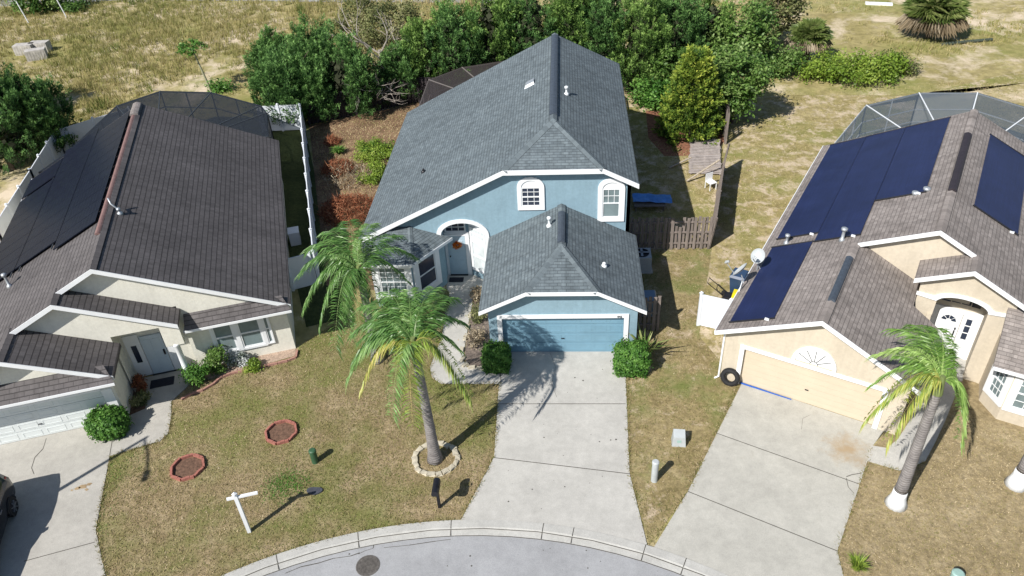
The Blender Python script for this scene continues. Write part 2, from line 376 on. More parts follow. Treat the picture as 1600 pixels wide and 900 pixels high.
    def build(s, name, mats, parent=None, xf=None, smooth=False, uvn=False, bevel=0):
        me = bpy.data.meshes.new(name)
        vs = s.v if xf is None else [xf(p) for p in s.v]
        me.from_pydata(vs, [], s.f)
        mats = mats if isinstance(mats, (list, tuple)) else [mats]
        for m in mats: me.materials.append(m)
        me.polygons.foreach_set('material_index', s.mi)
        uvl = me.uv_layers.new(name='UVMap')
        fl = [c for uv in s.uv for p in uv for c in p]; uvl.data.foreach_set('uv', fl)
        if smooth:
            import bmesh as _b
            bm = _b.new(); bm.from_mesh(me); _b.ops.remove_doubles(bm, verts=bm.verts, dist=1e-5)
            _b.ops.recalc_face_normals(bm, faces=bm.faces)
            bm.to_mesh(me); bm.free()
            me.polygons.foreach_set('use_smooth', [True] * len(me.polygons))
        me.update()
        o = bpy.data.objects.new(name, me); COL.objects.link(o)
        if bevel:
            md = o.modifiers.new('bev', 'BEVEL'); md.width = bevel; md.segments = 2; md.limit_method = 'ANGLE'
        if parent is not None: o.parent = parent
        return o

def tag(o, label, cat, group=None, kind=None):
    if label: o['label'] = label
    if cat: o['category'] = cat
    if group: o['group'] = group
    if kind: o['kind'] = kind
    return o
def struct(o): o['kind'] = 'structure'; return o
def thing(name, label, cat, loc=(0, 0, 0), rz=0, group=None):
    o = bpy.data.objects.new(name, None); COL.objects.link(o); o.location = loc; o.rotation_euler = (0, 0, rz)
    o.empty_display_size = .3
    return tag(o, label, cat, group)
def dup(root, loc, rz=None, label=None, sc=None):
    r = root.copy(); COL.objects.link(r); r.location = loc
    if rz is not None: r.rotation_euler = (0, 0, rz)
    if sc: r.scale = (sc, sc, sc)
    if label: r['label'] = label
    for ch in list(root.children):
        c = ch.copy(); COL.objects.link(c); c.parent = r
        for g in list(ch.children):
            d = g.copy(); COL.objects.link(d); d.parent = c
    return r

class Frame:
    """builds the parts of one house in its own axes (x along front, y inward), rotated by deg about the world origin"""
    def __init__(s, name, label, cat, off, deg):
        s.off = off; w = rot(off[0], off[1], deg); s.deg = deg
        s.root = thing(name, label, cat, (w[0], w[1], 0), math.radians(deg))
        s.xf = lambda p: (p[0] - off[0], p[1] - off[1], p[2])
    def part(s, name, mb, mats, parent=None, **kw):
        return mb.build(name, mats, parent or s.root, s.xf, **kw)
    def world(s, x, y, z=0): w = rot(x, y, s.deg); return (w[0], w[1], z)

# tri soup (fast) for leaves and blades
def soup(name, tris, tint, mat, parent=None, mats=None, mi=None, quads=False):
    k = 4 if quads else 3
    n = len(tris); me = bpy.data.meshes.new(name)
    me.vertices.add(n * k); me.vertices.foreach_set('co', np.asarray(tris, dtype=np.float32).reshape(-1))
    me.loops.add(n * k); me.loops.foreach_set('vertex_index', np.arange(n * k, dtype=np.int32))
    me.polygons.add(n); me.polygons.foreach_set('loop_start', np.arange(0, n * k, k, dtype=np.int32))
    me.polygons.foreach_set('loop_total', np.full(n, k, dtype=np.int32))
    for m in (mats or [mat]): me.materials.append(m)
    if mi is not None: me.polygons.foreach_set('material_index', np.asarray(mi, dtype=np.int32))
    at = me.attributes.new('tint', 'FLOAT', 'FACE'); at.data.foreach_set('value', np.asarray(tint, dtype=np.float32))
    me.update(calc_edges=True); me.validate()
    o = bpy.data.objects.new(name, me); COL.objects.link(o)
    if parent is not None: o.parent = parent
    return o
def unit(a): return a / (np.linalg.norm(a, axis=-1, keepdims=True) + 1e-9)
def blades(pts, h, w, lean, r=rng):
    """one triangle per point (N,3)"""
    n = len(pts); a = r.uniform(0, 2 * PI, n); hh = h * r.uniform(.5, 1.2, n)
    side = np.stack([np.cos(a), np.sin(a), np.zeros(n)], 1) * (w * .5)
    b = r.uniform(0, 2 * PI, n); ln = r.uniform(.2, 1, n) * lean * hh
    tip = pts + np.stack([np.cos(b) * ln, np.sin(b) * ln, hh * r.uniform(.35, 1, n)], 1)
    return np.stack([pts - side, pts + side, tip], 1)
def inpoly(x, y, poly):
    c = np.zeros(len(x), bool); j = len(poly) - 1
    for i in range(len(poly)):
        xi, yi = poly[i][:2]; xj, yj = poly[j][:2]
        k = ((yi > y) != (yj > y)) & (x < (xj - xi) * (y - yi) / (yj - yi + 1e-12) + xi); c ^= k; j = i
    return c
def scatter(poly, density, z=0.0, r=rng, holes=()):
    p = np.array([q[:2] for q in poly]); lo, hi = p.min(0), p.max(0)
    n = int((hi[0] - lo[0]) * (hi[1] - lo[1]) * density)
    x = r.uniform(lo[0], hi[0], n); y = r.uniform(lo[1], hi[1], n); k = inpoly(x, y, poly)
    for hpoly in holes: k &= ~inpoly(x, y, hpoly)
    return np.stack([x[k], y[k], np.full(k.sum(), z)], 1)
def leafcards(cen, size, r=rng, nrm=None, spread=.9, aspect=.5):
    """quads (N,4,3), randomly turned, optionally biased towards nrm"""
    n = len(cen); a = unit(r.normal(size=(n, 3)) if nrm is None else nrm + spread * r.normal(size=(n, 3)))
    t = unit(np.cross(a, r.normal(size=(n, 3)))); b = np.cross(a, t)
    s = (size * r.uniform(.6, 1.3, n))[:, None]
    return np.stack([cen - t * s, cen + b * s * aspect, cen + t * s, cen - b * s * aspect], 1)
def vnoise(p, sc, seed=0):
    r = np.random.default_rng(seed); out = 0
    for i in range(6):
        d = r.normal(size=2) * sc * (1.3 ** i); out = out + np.sin(p[:, 0] * d[0] + p[:, 1] * d[1] + r.uniform(0, 6.28)) / (1 + .3 * i)
    return out / 4.5

# ------------------------------------------------------------------ ground, road, drives
C0 = (-2.645, .063)
def arc(r, a0, a1, n): return [(C0[0] + r * math.cos(math.radians(a0 + (a1 - a0) * i / n)), C0[1] + r * math.sin(math.radians(a0 + (a1 - a0) * i / n))) for i in range(n + 1)]
g = MB(); g.flat([(-260, -120), (260, -120), (260, 400), (-260, 400)], 0.0); struct(g.build('ground', M['field']))
g = MB(); g.flat(arc(14.85, 0, 360, 96)[:-1], .006)
def rcrack(pts, w=.018):
    for a_, b_ in zip(pts[:-1], pts[1:]):
        A_ = Vector((*P(*a_), .0105)); B2 = Vector((*P(*b_), .0105)); n_ = Vector((-(B2 - A_).y, (B2 - A_).x, 0)).normalized() * w * rnd.uniform(.3, .7); g.face([A_ - n_, B2 - n_, B2 + n_, A_ + n_], 1)
rcrack([(560, 866), (570, 861), (583, 857), (585, 846)]); rcrack([(446, 896), (470, 886), (498, 880), (520, 873), (548, 869), (562, 864)], .03); rcrack([(600, 856), (640, 852), (680, 846), (704, 843)], .025)
for k in range(40):
    a_ = rnd.uniform(60, 135); r_ = 14.8 - abs(rnd.gauss(0, .8)); x_, y_ = C0[0] + r_ * math.cos(math.radians(a_)), C0[1] + r_ * math.sin(math.radians(a_)); q_ = rnd.uniform(.01, .03)
    g.flat([(x_ + q_ * math.cos(t_), y_ + q_ * math.sin(t_)) for t_ in np.linspace(0, 2 * PI, 7)[:-1]], .0105, 1)
struct(g.build('road', [M['asphalt'], M['joint']]))
# kerb ring with rolled profile
g = MB(); prof = [(15.41, .0), (15.405, .05), (15.13, .052), (15.10, .04), (15.07, .03), (14.84, .012), (14.83, .0)]
ang = np.linspace(-60, 240, 181)
for i in range(180):
    for k in range(len(prof) - 1):
        q = []
        for (rr, zz), a in ((prof[k], ang[i]), (prof[k], ang[i + 1]), (prof[k + 1], ang[i + 1]), (prof[k + 1], ang[i])):
            q.append((C0[0] + rr * math.cos(math.radians(a)), C0[1] + rr * math.sin(math.radians(a)), zz))
        g.face(q[::-1], 0)
def ringstrip(r0, r1, a0, a1, z, mi=1, n=40):
    A = arc(r0, a0, a1, n); B_ = arc(r1, a0, a1, n)
    for i in range(n): g.face([(*A[i], z), (*A[i + 1], z), (*B_[i + 1], z), (*B_[i], z)], mi)
ringstrip(15.06, 15.085, -40, 220, .046); ringstrip(14.815, 14.84, -40, 220, .016, n=80)
def pang(px, py): q = P(px, py); return math.degrees(math.atan2(q[1] - C0[1], q[0] - C0[0]))
for px, py in ((434, 880), (560, 842), (705, 820), (849, 822), (896, 830), (1008, 856), (1070, 880)):
    a = math.radians(pang(px, py)); d = (math.cos(a), math.sin(a)); t = (-d[1] * .012, d[0] * .012)
    for r0, r1, z in ((14.83, 15.07, .034), (15.08, 15.41, .056)):
        g.face([(C0[0] + d[0] * r0 - t[0], C0[1] + d[1] * r0 - t[1], z), (C0[0] + d[0] * r1 - t[0], C0[1] + d[1] * r1 - t[1], z),
                (C0[0] + d[0] * r1 + t[0], C0[1] + d[1] * r1 + t[1], z), (C0[0] + d[0] * r0 + t[0], C0[1] + d[1] * r0 + t[1], z)], 1)
struct(g.build('kerb', [M['kerb'], M['joint']]))

def arcseg(xa, xb, r=15.405, n=14):
    """points on the kerb back between x=xa and xb (upper arc)"""
    return [(xa + (xb - xa) * i / n, C0[1] + math.sqrt(r * r - (xa + (xb - xa) * i / n - C0[0]) ** 2)) for i in range(n + 1)]
def seam(mb, a, b, w=.028, z=.036, mi=1, jag=0):
    a = Vector((*a, z)); b = Vector((*b, z)); d = (b - a).normalized(); n_ = Vector((-d.y, d.x, 0)) * w / 2
    mb.face([a - n_, b - n_, b + n_, a + n_], mi)
def crack(mb, pts, w=.02, z=.037):
    for a, b in zip(pts[:-1], pts[1:]): seam(mb, a, b, w * rnd.uniform(.6, 1.3), z)
drvC = [(2.33, 23.62), (2.09, 17.43), (2.43, 14.62)] + arcseg(2.43, -3.40)[1:-1] + [(-3.42, 15.44), (-2.53, 18.09), (-2.60, 21.7), (-2.62, 23.62)]
g = MB(); g.slab(drvC, 0, .032)
seam(g, P(778, 632), P(977.5, 632)); seam(g, P(771.5, 716), P(984, 741.5)); seam(g, P(783, 600), P(781, 575))
crack(g, [P(860, 553), P(868, 575), P(862, 600), P(870, 622)], .012)
for k in range(26): x_, y_ = rnd.uniform(-2.3, 1.9), rnd.uniform(15.8, 22.8); r0_ = rnd.uniform(.012, .04); g.flat([(x_ + r0_ * math.cos(a_) * rnd.uniform(.6, 1.2), y_ + r0_ * math.sin(a_)) for a_ in np.linspace(0, 2 * PI, 8)[:-1]], .0365, 1)
struct(g.build('driveway', [M['conc'], M['joint']]))
drvR = [P(1160, 603), P(1382, 673), P(1363, 700), P(1308, 862), (7.98, 13.2), (7.98, 11.2)] + arcseg(7.6, 2.6) [:] + [P(1075, 768)]
drvR = [rot(-4.3, 22.4, -27.74), rot(.75, 22.4, -27.74), P(1363, 698), P(1308, 862), (7.95, 12.6), (8.2, 10.96)] + arcseg(8.2, 2.62) + [(3.94, 16.71)]
g = MB(); g.slab(drvR, 0, .034)
seam(g, P(1120, 678), P(1341, 757)); seam(g, P(1075, 769), P(1308, 862))
crack(g, [P(1322, 746), P(1330, 743), P(1347, 740)], .025); crack(g, [P(1322, 748), P(1325, 762), P(1334, 772)], .02)
crack(g, [P(1266, 649), P(1254, 655), P(1252, 672)], .012)
struct(g.build('driveway', [M['concR'], M['joint'], M['oil']]))
LD = lambda x, y: rot(x, y, 18.37)
drvL = [LD(-9.7, 24.3), P(176, 686), P(172, 712), P(150, 829), P(166, 903), (-14.6, 12.2)] + [(-15.2, 8.6), (-22, 4), (-27, 12), LD(-16.5, 24.3)]
g = MB(); g.slab(drvL, 0, .034)
seam(g, P(38, 878), P(149, 848)); crack(g, [P(73, 686), P(68, 702), P(55, 716), P(50, 732), P(54, 742)], .03)
for bx0, by0, br0 in ((122, 764, .10), (131, 761, .15), (140, 758, .09), (136, 766, .07), (113, 767, .05)):
    x_, y_ = P(bx0, by0); g.flat([(x_ + br0 * rnd.uniform(.6, 1.3) * math.cos(a_), y_ + br0 * rnd.uniform(.5, 1) * math.sin(a_)) for a_ in np.linspace(0, 2 * PI, 12)[:-1]], .038, 2)
seam(g, P(177, 684), P(172, 712))
struct(g.build('driveway', [M['concL'], M['joint'], M['oil']]))
walkC = [(-2.60, 21.76), (-2.62, 22.70), (-3.95, 22.70), (-4.15, 23.2), (-4.14, 25.7), (-4.06, 28.1), (-3.5, 28.2), (-3.5, 28.4), (-4.28, 29.08), (-5.44, 29.08), (-5.44, 28.4), (-5.3, 27.6), (-5.24, 26.63), (-5.17, 24.46), (-5.33, 23.4), (-5.41, 22.7), (-5.25, 22.1), (-4.83, 21.76)]
g = MB(); g.slab(walkC, 0, .036); struct(g.build('walkway', M['conc']))
walkL = [P(177, 687), P(172.5, 713), P(225, 697), P(250, 690), P(263, 678), P(268, 650), P(268, 628), LD(-7.3, 25.3), LD(-7.3, 26.3), LD(-9.3, 26.3), LD(-9.3, 24.3), LD(-9.6, 24.2)]
g = MB(); g.slab(walkL, 0, .038); struct(g.build('walkway', M['concL']))
walkR = [P(1361, 697), P(1385, 701), P(1402, 688), P(1425, 652), rot(1.3, 26.2, -27.74), rot(1.3, 27.4, -27.74), rot(2.72, 27.4, -27.74), rot(2.72, 26.0, -27.74), P(1478, 655), P(1462, 690), P(1445, 722), P(1405, 736), P(1355, 721)]
g = MB(); g.slab(walkR, 0, .038); struct(g.build('walkway', M['conc']))

lawnF = [P(150, 829), P(172, 713), P(225, 697), P(250, 690), P(263, 678), P(268, 650), P(268, 628), LD(-6.6, 26.1), LD(-3.0, 26.1), (-11.1, 24.0), (-8.6, 27.4), (-5.25, 27.4), (-5.17, 24.46), (-5.41, 22.7), (-4.83, 21.76), (-2.6, 21.76), (-2.53, 18.09), (-3.42, 15.44)] + arcseg(-3.42, -14.4, n=24)[1:] + [P(166, 903)]
g = MB(); g.flat(lawnF, .012); struct(g.build('lawn', M['lawnL']))
lawnM = [(2.33, 23.6), (2.09, 17.43), (2.5, 14.64), (3.94, 16.71), (6.6, 21.6), (5.4, 24.6), (6.9, 31), (2.8, 31)]
g = MB(); g.flat(lawnM, .012); struct(g.build('lawn', M['lawnM']))
lawnR = [P(1363, 700), P(1308, 862), (7.95, 12.6), (8.2, 10.96), (10.5, 8), (40, 0), (45, 30), rot(6, 25.6, -27.74), rot(3.2, 26.4, -27.74), rot(.6, 26.4, -27.74), rot(.8, 22.3, -27.74)]
g = MB(); g.flat(lawnR, .012); struct(g.build('lawn', M['lawnR']))
# back yards
yardR = [(5.4, 24.6), (6.6, 21.6), rot(-5.2, 22.4, -27.74), rot(-5.2, 50, -27.74), (48, 60), (48, 46), (30, 50), (21, 48.5), (14, 49.0), (9.5, 48), (9.3, 42), (6.9, 31)]
g = MB(); g.flat(yardR, .008); struct(g.build('side_yard', M['yard']))
g = MB(); g.flat([(2.9, 31), (6.8, 31), (9.2, 42), (9.4, 50), (3.0, 50)], .016); struct(g.build('back_yard', M['yard']))
g = MB(); g.flat([(-11.0, 28.3), (-16.5, 45.9), (-9.8, 49.2), (-8, 49), (-8, 27.8)], .016); struct(g.build('back_yard', M['litter']))
g = MB(); g.flat([(5.7, 40.6), (8.4, 40.6), (9.4, 42.4), (9.4, 46), (5.2, 47), (5.0, 43)], .020); struct(g.build('needle_litter', M['redmulch']))
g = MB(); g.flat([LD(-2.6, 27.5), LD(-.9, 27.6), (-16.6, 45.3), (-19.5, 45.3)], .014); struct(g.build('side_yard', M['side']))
g = MB(); g.flat([(-110, 72.5), (-43, 76.5), (-23, 73.6), (-6, 71.3), (-6, 74.5), (-23, 78), (-43, 82), (-110, 82)], .02); struct(g.build('far_road', M['asphalt']))

# ------------------------------------------------------------------ roof helpers
def roofplane(mb, pts2, zf, th=.14, mi=0, updir=None):
    """sloped slab from plan outline pts2, height zf(x,y). UV in metres: u along the course, v up the slope"""
    e = 1e-3; gx = (zf(e, 0) - zf(0, 0)) / e; gy = (zf(0, e) - zf(0, 0)) / e
    gl = math.hypot(gx, gy); ux, uy = (gx / gl, gy / gl); sl = math.sqrt(1 + gl * gl)
    uvf = lambda x, y: ((-uy * x + ux * y), (ux * x + uy * y) * sl)
    tri = tessellate_polygon([[Vector((x, y, 0)) for x, y in pts2]])
    for t in tri:
        q = [pts2[i] for i in t]
        a = (q[1][0] - q[0][0]) * (q[2][1] - q[0][1]) - (q[2][0] - q[0][0]) * (q[1][1] - q[0][1])
        if a < 0: q = q[::-1]
        mb.face([(x, y, zf(x, y)) for x, y in q], mi, [uvf(x, y) for x, y in q])
        mb.face([(x, y, zf(x, y) - th) for x, y in q][::-1], mi)
    n = len(pts2)
    for i in range(n):
        (x0, y0), (x1, y1) = pts2[i], pts2[(i + 1) % n]
        mb.face([(x0, y0, zf(x0, y0) - th), (x1, y1, zf(x1, y1) - th), (x1, y1, zf(x1, y1)), (x0, y0, zf(x0, y0))], mi, [(0, 0), (.1, 0), (.1, .05), (0, .05)])
def caps(mb, p, q, w=.17, step=.26, mi=0, lift=.03):
    """overlapping ridge / hip cap shingles"""
    p = Vector(p); q = Vector(q); L = (q - p).length; n = max(1, int(L / step)); d = (q - p) / n
    side = Vector((-d.y, d.x, 0)).normalized() * w
    for i in range(n):
        a = p + d * i; b = p + d * (i + 1.12)
        for sgn in (1, -1):
            mb.face([a + Vector((0, 0, lift)), b + Vector((0, 0, lift * 1.7)), b + side * sgn + Vector((0, 0, -w * .36 + lift)), a + side * sgn + Vector((0, 0, -w * .36 + lift * .6))], mi,
                    [(i * .31, 0), (i * .31 + .14, 0), (i * .31 + .14, .13), (i * .31, .13)])
def rake(mb, p, q, h=.2, t=.03, mi=0, inset=False):
    """fascia board below the roof edge p-q (edge points at roof surface)"""
    p = Vector(p); q = Vector(q); d = (q - p); n_ = Vector((d.y, -d.x, 0)).normalized() * t
    z = Vector((0, 0, h)); e = Vector((0, 0, .012)); m_ = n_ * .08
    if inset: p = p - n_ * 1.6; q = q - n_ * 1.6; e = Vector((0, 0, -.09))
    a = [p - z + m_, q - z + m_, q - z + n_, p - z + n_, p + e + m_, q + e + m_, q + e + n_, p + e + n_]
    mb.hexa([a[0], a[1], a[2], a[3], a[4], a[5], a[6], a[7]], mi)
def ridgevent(p, q, w=.15, h=.07):
    mb = MB(); p = Vector(p); q = Vector(q); d = (q - p).normalized(); r = Vector((d.y, -d.x, 0)).normalized()
    prof = [(-w, -.02), (-w * .95, h * .5), (-w * .5, h), (0, h * 1.25), (w * .5, h), (w * .95, h * .5), (w, -.02)]
    R_ = [[b + r * a + Vector((0, 0, z)) for a, z in prof] for b in (p, q)]
    for i in range(len(prof) - 1): mb.face([R_[0][i], R_[0][i + 1], R_[1][i + 1], R_[1][i]])
    mb.face(R_[0][::-1]); mb.face(R_[1])
    return mb
def pipevent(x, y, z, h=.38, r=.045):
    mb = MB(); mb.lathe([(.12, -.06), (.11, .05), (r * 1.3, .10), (r, .11), (r, h - .1)], 12, 0, (x, y, z))
    mb.lathe([(r, h - .1), (r * 2, h - .09), (r * 2, h), (r * .6, h + .03)], 12, 0, (x, y, z)); return mb
def windowparts(F, o, u, x0, x1, z0, z1, glassmat, parent=None, cols=3, rows=4, d=.02, arch=False, fw=.05, name='window', trimw=.15, trim=True, muntin=.022, half=False):
    """frame is a part, the pane and its muntins sub-parts"""
    n = (u[1], -u[0])
    fn = lambda a, b, dd: (o[0] + u[0] * a + n[0] * dd, o[1] + u[1] * a + n[1] * dd, b)
    def vbox(mb, a0, a1, b0, b1, d0, d1, mi=0):
        mb.hexa([fn(a0, b0, d1), fn(a1, b0, d1), fn(a1, b0, d0), fn(a0, b0, d0), fn(a0, b1, d1), fn(a1, b1, d1), fn(a1, b1, d0), fn(a0, b1, d0)], mi)
    fr = MB(); t = trimw
    if trim:
        if arch:
            cx = (x0 + x1) / 2; r_in = (x1 - x0) / 2; r_out = r_in + t; zc = z1
            A = [(cx + r_out * math.cos(PI * k / 16), zc + r_out * .85 * math.sin(PI * k / 16)) for k in range(17)]
            B_ = [(cx + r_in * math.cos(PI * k / 16), zc + r_in * .8 * math.sin(PI * k / 16)) for k in range(17)]
            fr.strip(o, u, A, B_, 0, d + .05)
            fan = [(p[0], p[1]) for p in B_]
            fr.tess([fan[::1]], lambda a, b, dd: fn(a, b, d + .012))
            vbox(fr, x0 - t, x0, z0 - t, z1, 0, d + .05); vbox(fr, x1, x1 + t, z0 - t, z1, 0, d + .05); vbox(fr, x0, x1, z0 - t, z0, 0, d + .05)
        else:
            vbox(fr, x0 - t, x0, z0 - t, z1 + t, 0, d + .05); vbox(fr, x1, x1 + t, z0 - t, z1 + t, 0, d + .05)
            vbox(fr, x0, x1, z0 - t, z0, 0, d + .05); vbox(fr, x0, x1, z1, z1 + t, 0, d + .05)
    for a0, a1, b0, b1 in ((x0, x0 + fw, z0, z1), (x1 - fw, x1, z0, z1), (x0 + fw, x1 - fw, z0, z0 + fw), (x0 + fw, x1 - fw, z1 - fw, z1), (x0 + fw, x1 - fw, (z0 + z1) / 2 - fw / 2, (z0 + z1) / 2 + fw / 2)):
        vbox(fr, a0, a1, b0, b1, 0, d + .03)
    f = F.part(name, fr, M['white'], parent)
    gl = MB(); vbox(gl, x0 + .01, x1 - .01, z0 + .01, z1 - .01, .0, d); F.part('pane', gl, glassmat, f)
    if cols:
        mu = MB(); w = muntin / 2
        for k in range(1, cols):
            a = x0 + (x1 - x0) * k / cols; vbox(mu, a - w, a + w, (z0 + z1) / 2 if half else z0 + fw, z1 - fw, d, d + .012)
        for k in range(1, rows):
            if rows % 2 == 0 and k == rows // 2: continue
            if half and k < rows // 2: continue
            b = z0 + (z1 - z0) * k / rows; vbox(mu, x0 + fw, x1 - fw, b - w, b + w, d, d + .014)
        F.part('muntin', mu, M['white'], f)
    return f
def garagedoor(F, x0, x1, y, z0, z1, mat, ncol=8, nrow=4, handle=True, small=False):
    g = MB(); g.box(x0, x1, y, y + .05, z0, z1, 0)
    H_ = (z1 - z0) / nrow
    for r_ in range(nrow):
        e_ = .35 if small else 1; g.box(x0 + .004, x1 - .004, y - .03 * e_, y, z0 + r_ * H_ + .016 * e_, z0 + (r_ + 1) * H_ - .010 * e_, 0)
        if small: continue
        for c in range(ncol):
            a = x0 + (x1 - x0) * (c + .5) / ncol; w = (x1 - x0) / ncol * .39
            b0 = z0 + r_ * H_ + H_ * .2; b1 = z0 + r_ * H_ + H_ * .82
            # pressed panel: raised frame and raised middle
            g.box(a - w, a + w, y - .038, y - .03, b0, b0 + .03); g.box(a - w, a + w, y - .038, y - .03, b1 - .03, b1)
            g.box(a - w, a - w + .022, y - .038, y - .03, b0 + .03, b1 - .03); g.box(a + w - .022, a + w, y - .038, y - .03, b0 + .03, b1 - .03)
    d = F.part('garage_door', g, mat)
    if handle:
        h = MB(); xm = (x0 + x1) / 2; h.box(xm - .06, xm + .06, y - .07, y - .03, z0 + (z1 - z0) * .36, z0 + (z1 - z0) * .36 + .022)
        F.part('handle', h, M['black'], d)
    return d
def text(F, body, x, y, z, size, mat, name='house_number'):
    c = bpy.data.curves.new(name, 'FONT'); c.body = body; c.size = size; c.extrude = .008; c.align_x = 'CENTER'
    o = bpy.data.objects.new('tmp', c); COL.objects.link(o)
    dg = bpy.context.evaluated_depsgraph_get(); me = bpy.data.meshes.new_from_object(o.evaluated_get(dg)); bpy.data.objects.remove(o)
    me.transform(Matrix.Translation(F.xf((x, y, z))) @ Matrix.Rotation(PI / 2, 4, 'X')); me.materials.clear(); me.materials.append(mat)
    q = bpy.data.objects.new(name, me); COL.objects.link(q); q.parent = F.root; return q

# ================================================================== BLUE HOUSE
F = Frame('blue_house', 'two-storey pale blue stucco house with slate-grey shingle roof and arched entry, in the middle', 'house', (-3, 32), 0)
RX, RZ = -.48, 6.9; zl = lambda x, y: RZ + .5 * (x - RX); zr = lambda x, y: RZ - .5 * (x - RX)
EL, ER, YF, YB = -9.05, 3.01, 28.05, 41.6
CZ = 5.88; cxl, cxr = RX - (RZ - CZ) * 2, RX + (RZ - CZ) * 2; YR = 30.6
rf = MB()
roofplane(rf, [(EL, YF), (cxl, YF), (RX, YR), (RX, YB), (EL, YB)], zl)
roofplane(rf, [(ER, YF), (ER, YB), (RX, YB), (RX, YR), (cxr, YF)], zr)
roofplane(rf, [(cxl, YF), (cxr, YF), (RX, YR)], lambda x, y: CZ + (y - YF) * (RZ - CZ) / (YR - YF))
caps(rf, (cxl, YF, CZ), (RX, YR, RZ)); caps(rf, (cxr, YF, CZ), (RX, YR, RZ)); caps(rf, (RX, YR, RZ), (RX, YB, RZ))
roof = F.part('roof', rf, M['roofblue'])
F.part('ridge_vent', ridgevent((RX, 31.1, RZ + .02), (RX, 41.2, RZ + .02), .17), M['ventblue'], roof)
x, y = -.05, 33.9; F.part('vent_pipe', pipevent(.1, 34.0, zr(.1, 0)), M['frame'], roof, smooth=True)
F.part('vent_pipe', pipevent(-6.55, 31.9, zl(-6.55, 0), .15, .03), M['black'], roof, smooth=True)
bv = MB(); a0 = -1.65; z0 = zl(a0, 0)
bv.hexa([(a0 - .28, 35.8, z0 - .16), (a0 + .22, 35.8, z0 + .08), (a0 + .22, 36.4, z0 + .08), (a0 - .28, 36.4, z0 - .16), (a0 - .2, 35.88, z0 + .02), (a0 + .18, 35.88, z0 + .21), (a0 + .18, 36.32, z0 + .21), (a0 - .2, 36.32, z0 + .02)])
F.part('roof_vent', bv, M['metal'], roof)
fb = MB()
rake(fb, (EL, YF, zl(EL, 0)), (cxl, YF, CZ)); rake(fb, (cxl, YF, CZ), (cxr, YF, CZ)); rake(fb, (cxr, YF, CZ), (ER, YF, zr(ER, 0)))
rake(fb, (ER, YF, zr(ER, 0)), (ER, YB, zr(ER, 0)), inset=True); rake(fb, (EL, YB, zl(EL, 0)), (EL, YF, zl(EL, 0)), inset=True)
rake(fb, (ER, YB, zr(ER, 0)), (RX, YB, RZ), inset=True); rake(fb, (RX, YB, RZ), (EL, YB, zl(EL, 0)), inset=True)
F.part('fascia', fb, M['white'])
# walls
WL, WR, WY, WB = -8.70, 2.72, 28.4, 41.25
w = MB()
def archpts(x0, x1, zs, zt, n=14):
    cx = (x0 + x1) / 2; r = (x1 - x0) / 2
    return [(cx + r * math.cos(PI * k / n), zs + (zt - zs) * math.sin(PI * k / n)) for k in range(n + 1)]
ai = [(-5.42, .03), (-3.5, .03)] + archpts(-5.42, -3.5, 2.62, 3.24)
outer = [(WL, 0), (WR, 0), (WR, zr(WR, 0) - .15), (cxr + .2, CZ - .17), (cxl - .2, CZ - .17), (WL, zl(WL, 0) - .15)]
w.wall((0, WY), (1, 0), outer, [ai], .18)
w.wall((WR, 0), (0, 1), [(WY, 0), (WB, 0), (WB, zr(WR, 0) - .15), (WY, zr(WR, 0) - .15)], (), .15)
w.wall((WL, 0), (0, -1), [(-WB, 0), (-WY, 0), (-WY, zl(WL, 0) - .15), (-WB, zl(WL, 0) - .15)], (), .15)
w.wall((0, WB), (-1, 0), [(-WR, 0), (-WL, 0), (-WL, zl(WL, 0) - .15), (-RX, RZ - .2), (-WR, zr(WR, 0) - .15)], (), .15)
# entry recess
w.wall((-5.45, 29.1), (1, 0), [(0, 0), (1.25, 0), (1.25, 3.4), (0, 3.4)], (), .1)
w.face([(-5.43, 28.58, 0), (-5.43, 29.1, 0), (-5.43, 29.1, 3.4), (-5.43, 28.58, 3.4)][::-1])
w.face([(-5.5, 28.5, 3.38), (-3.3, 28.5, 3.38), (-3.3, 29.2, 3.38), (-5.5, 29.2, 3.38)])
# garage walls
GL, GR, GY = -3.02, 2.74, 23.5
GX, GZ = -.15, 4.07; gl = lambda x, y: GZ + .5 * (x - GX); gr = lambda x, y: GZ - .5 * (x - GX)
GEL, GER, GYF = -3.33, 3.03, 23.1; GCZ = 3.40; gcl, gcr = GX - (GZ - GCZ) * 2, GX + (GZ - GCZ) * 2; GYR = 25.25
opn = [(-2.50, .03), (2.23, .03), (2.23, 1.89), (-2.50, 1.86)]
w.wall((0, GY), (1, 0), [(GL, 0), (GR, 0), (GR, gr(GR, 0) - .15), (gcr, GCZ - .17), (gcl, GCZ - .17), (GL, gl(GL, 0) - .15)], [opn], .22)
w.wall((GL, 0), (0, -1), [(-28.4, 0), (-GY - .22, 0), (-GY - .22, gl(GL, 0) - .15), (-28.4, gl(GL, 0) - .15)], (), .15)
w.wall((GR, 0), (0, 1), [(GY + .22, 0), (28.38, 0), (28.38, gr(GR, 0) - .15), (GY + .22, gr(GR, 0) - .15)], (), .15)
w.box(-2.7, 2.5, 23.85, 23.9, 0, 2.2)   # behind the door
F.part('wall', w, M['bluewall'])
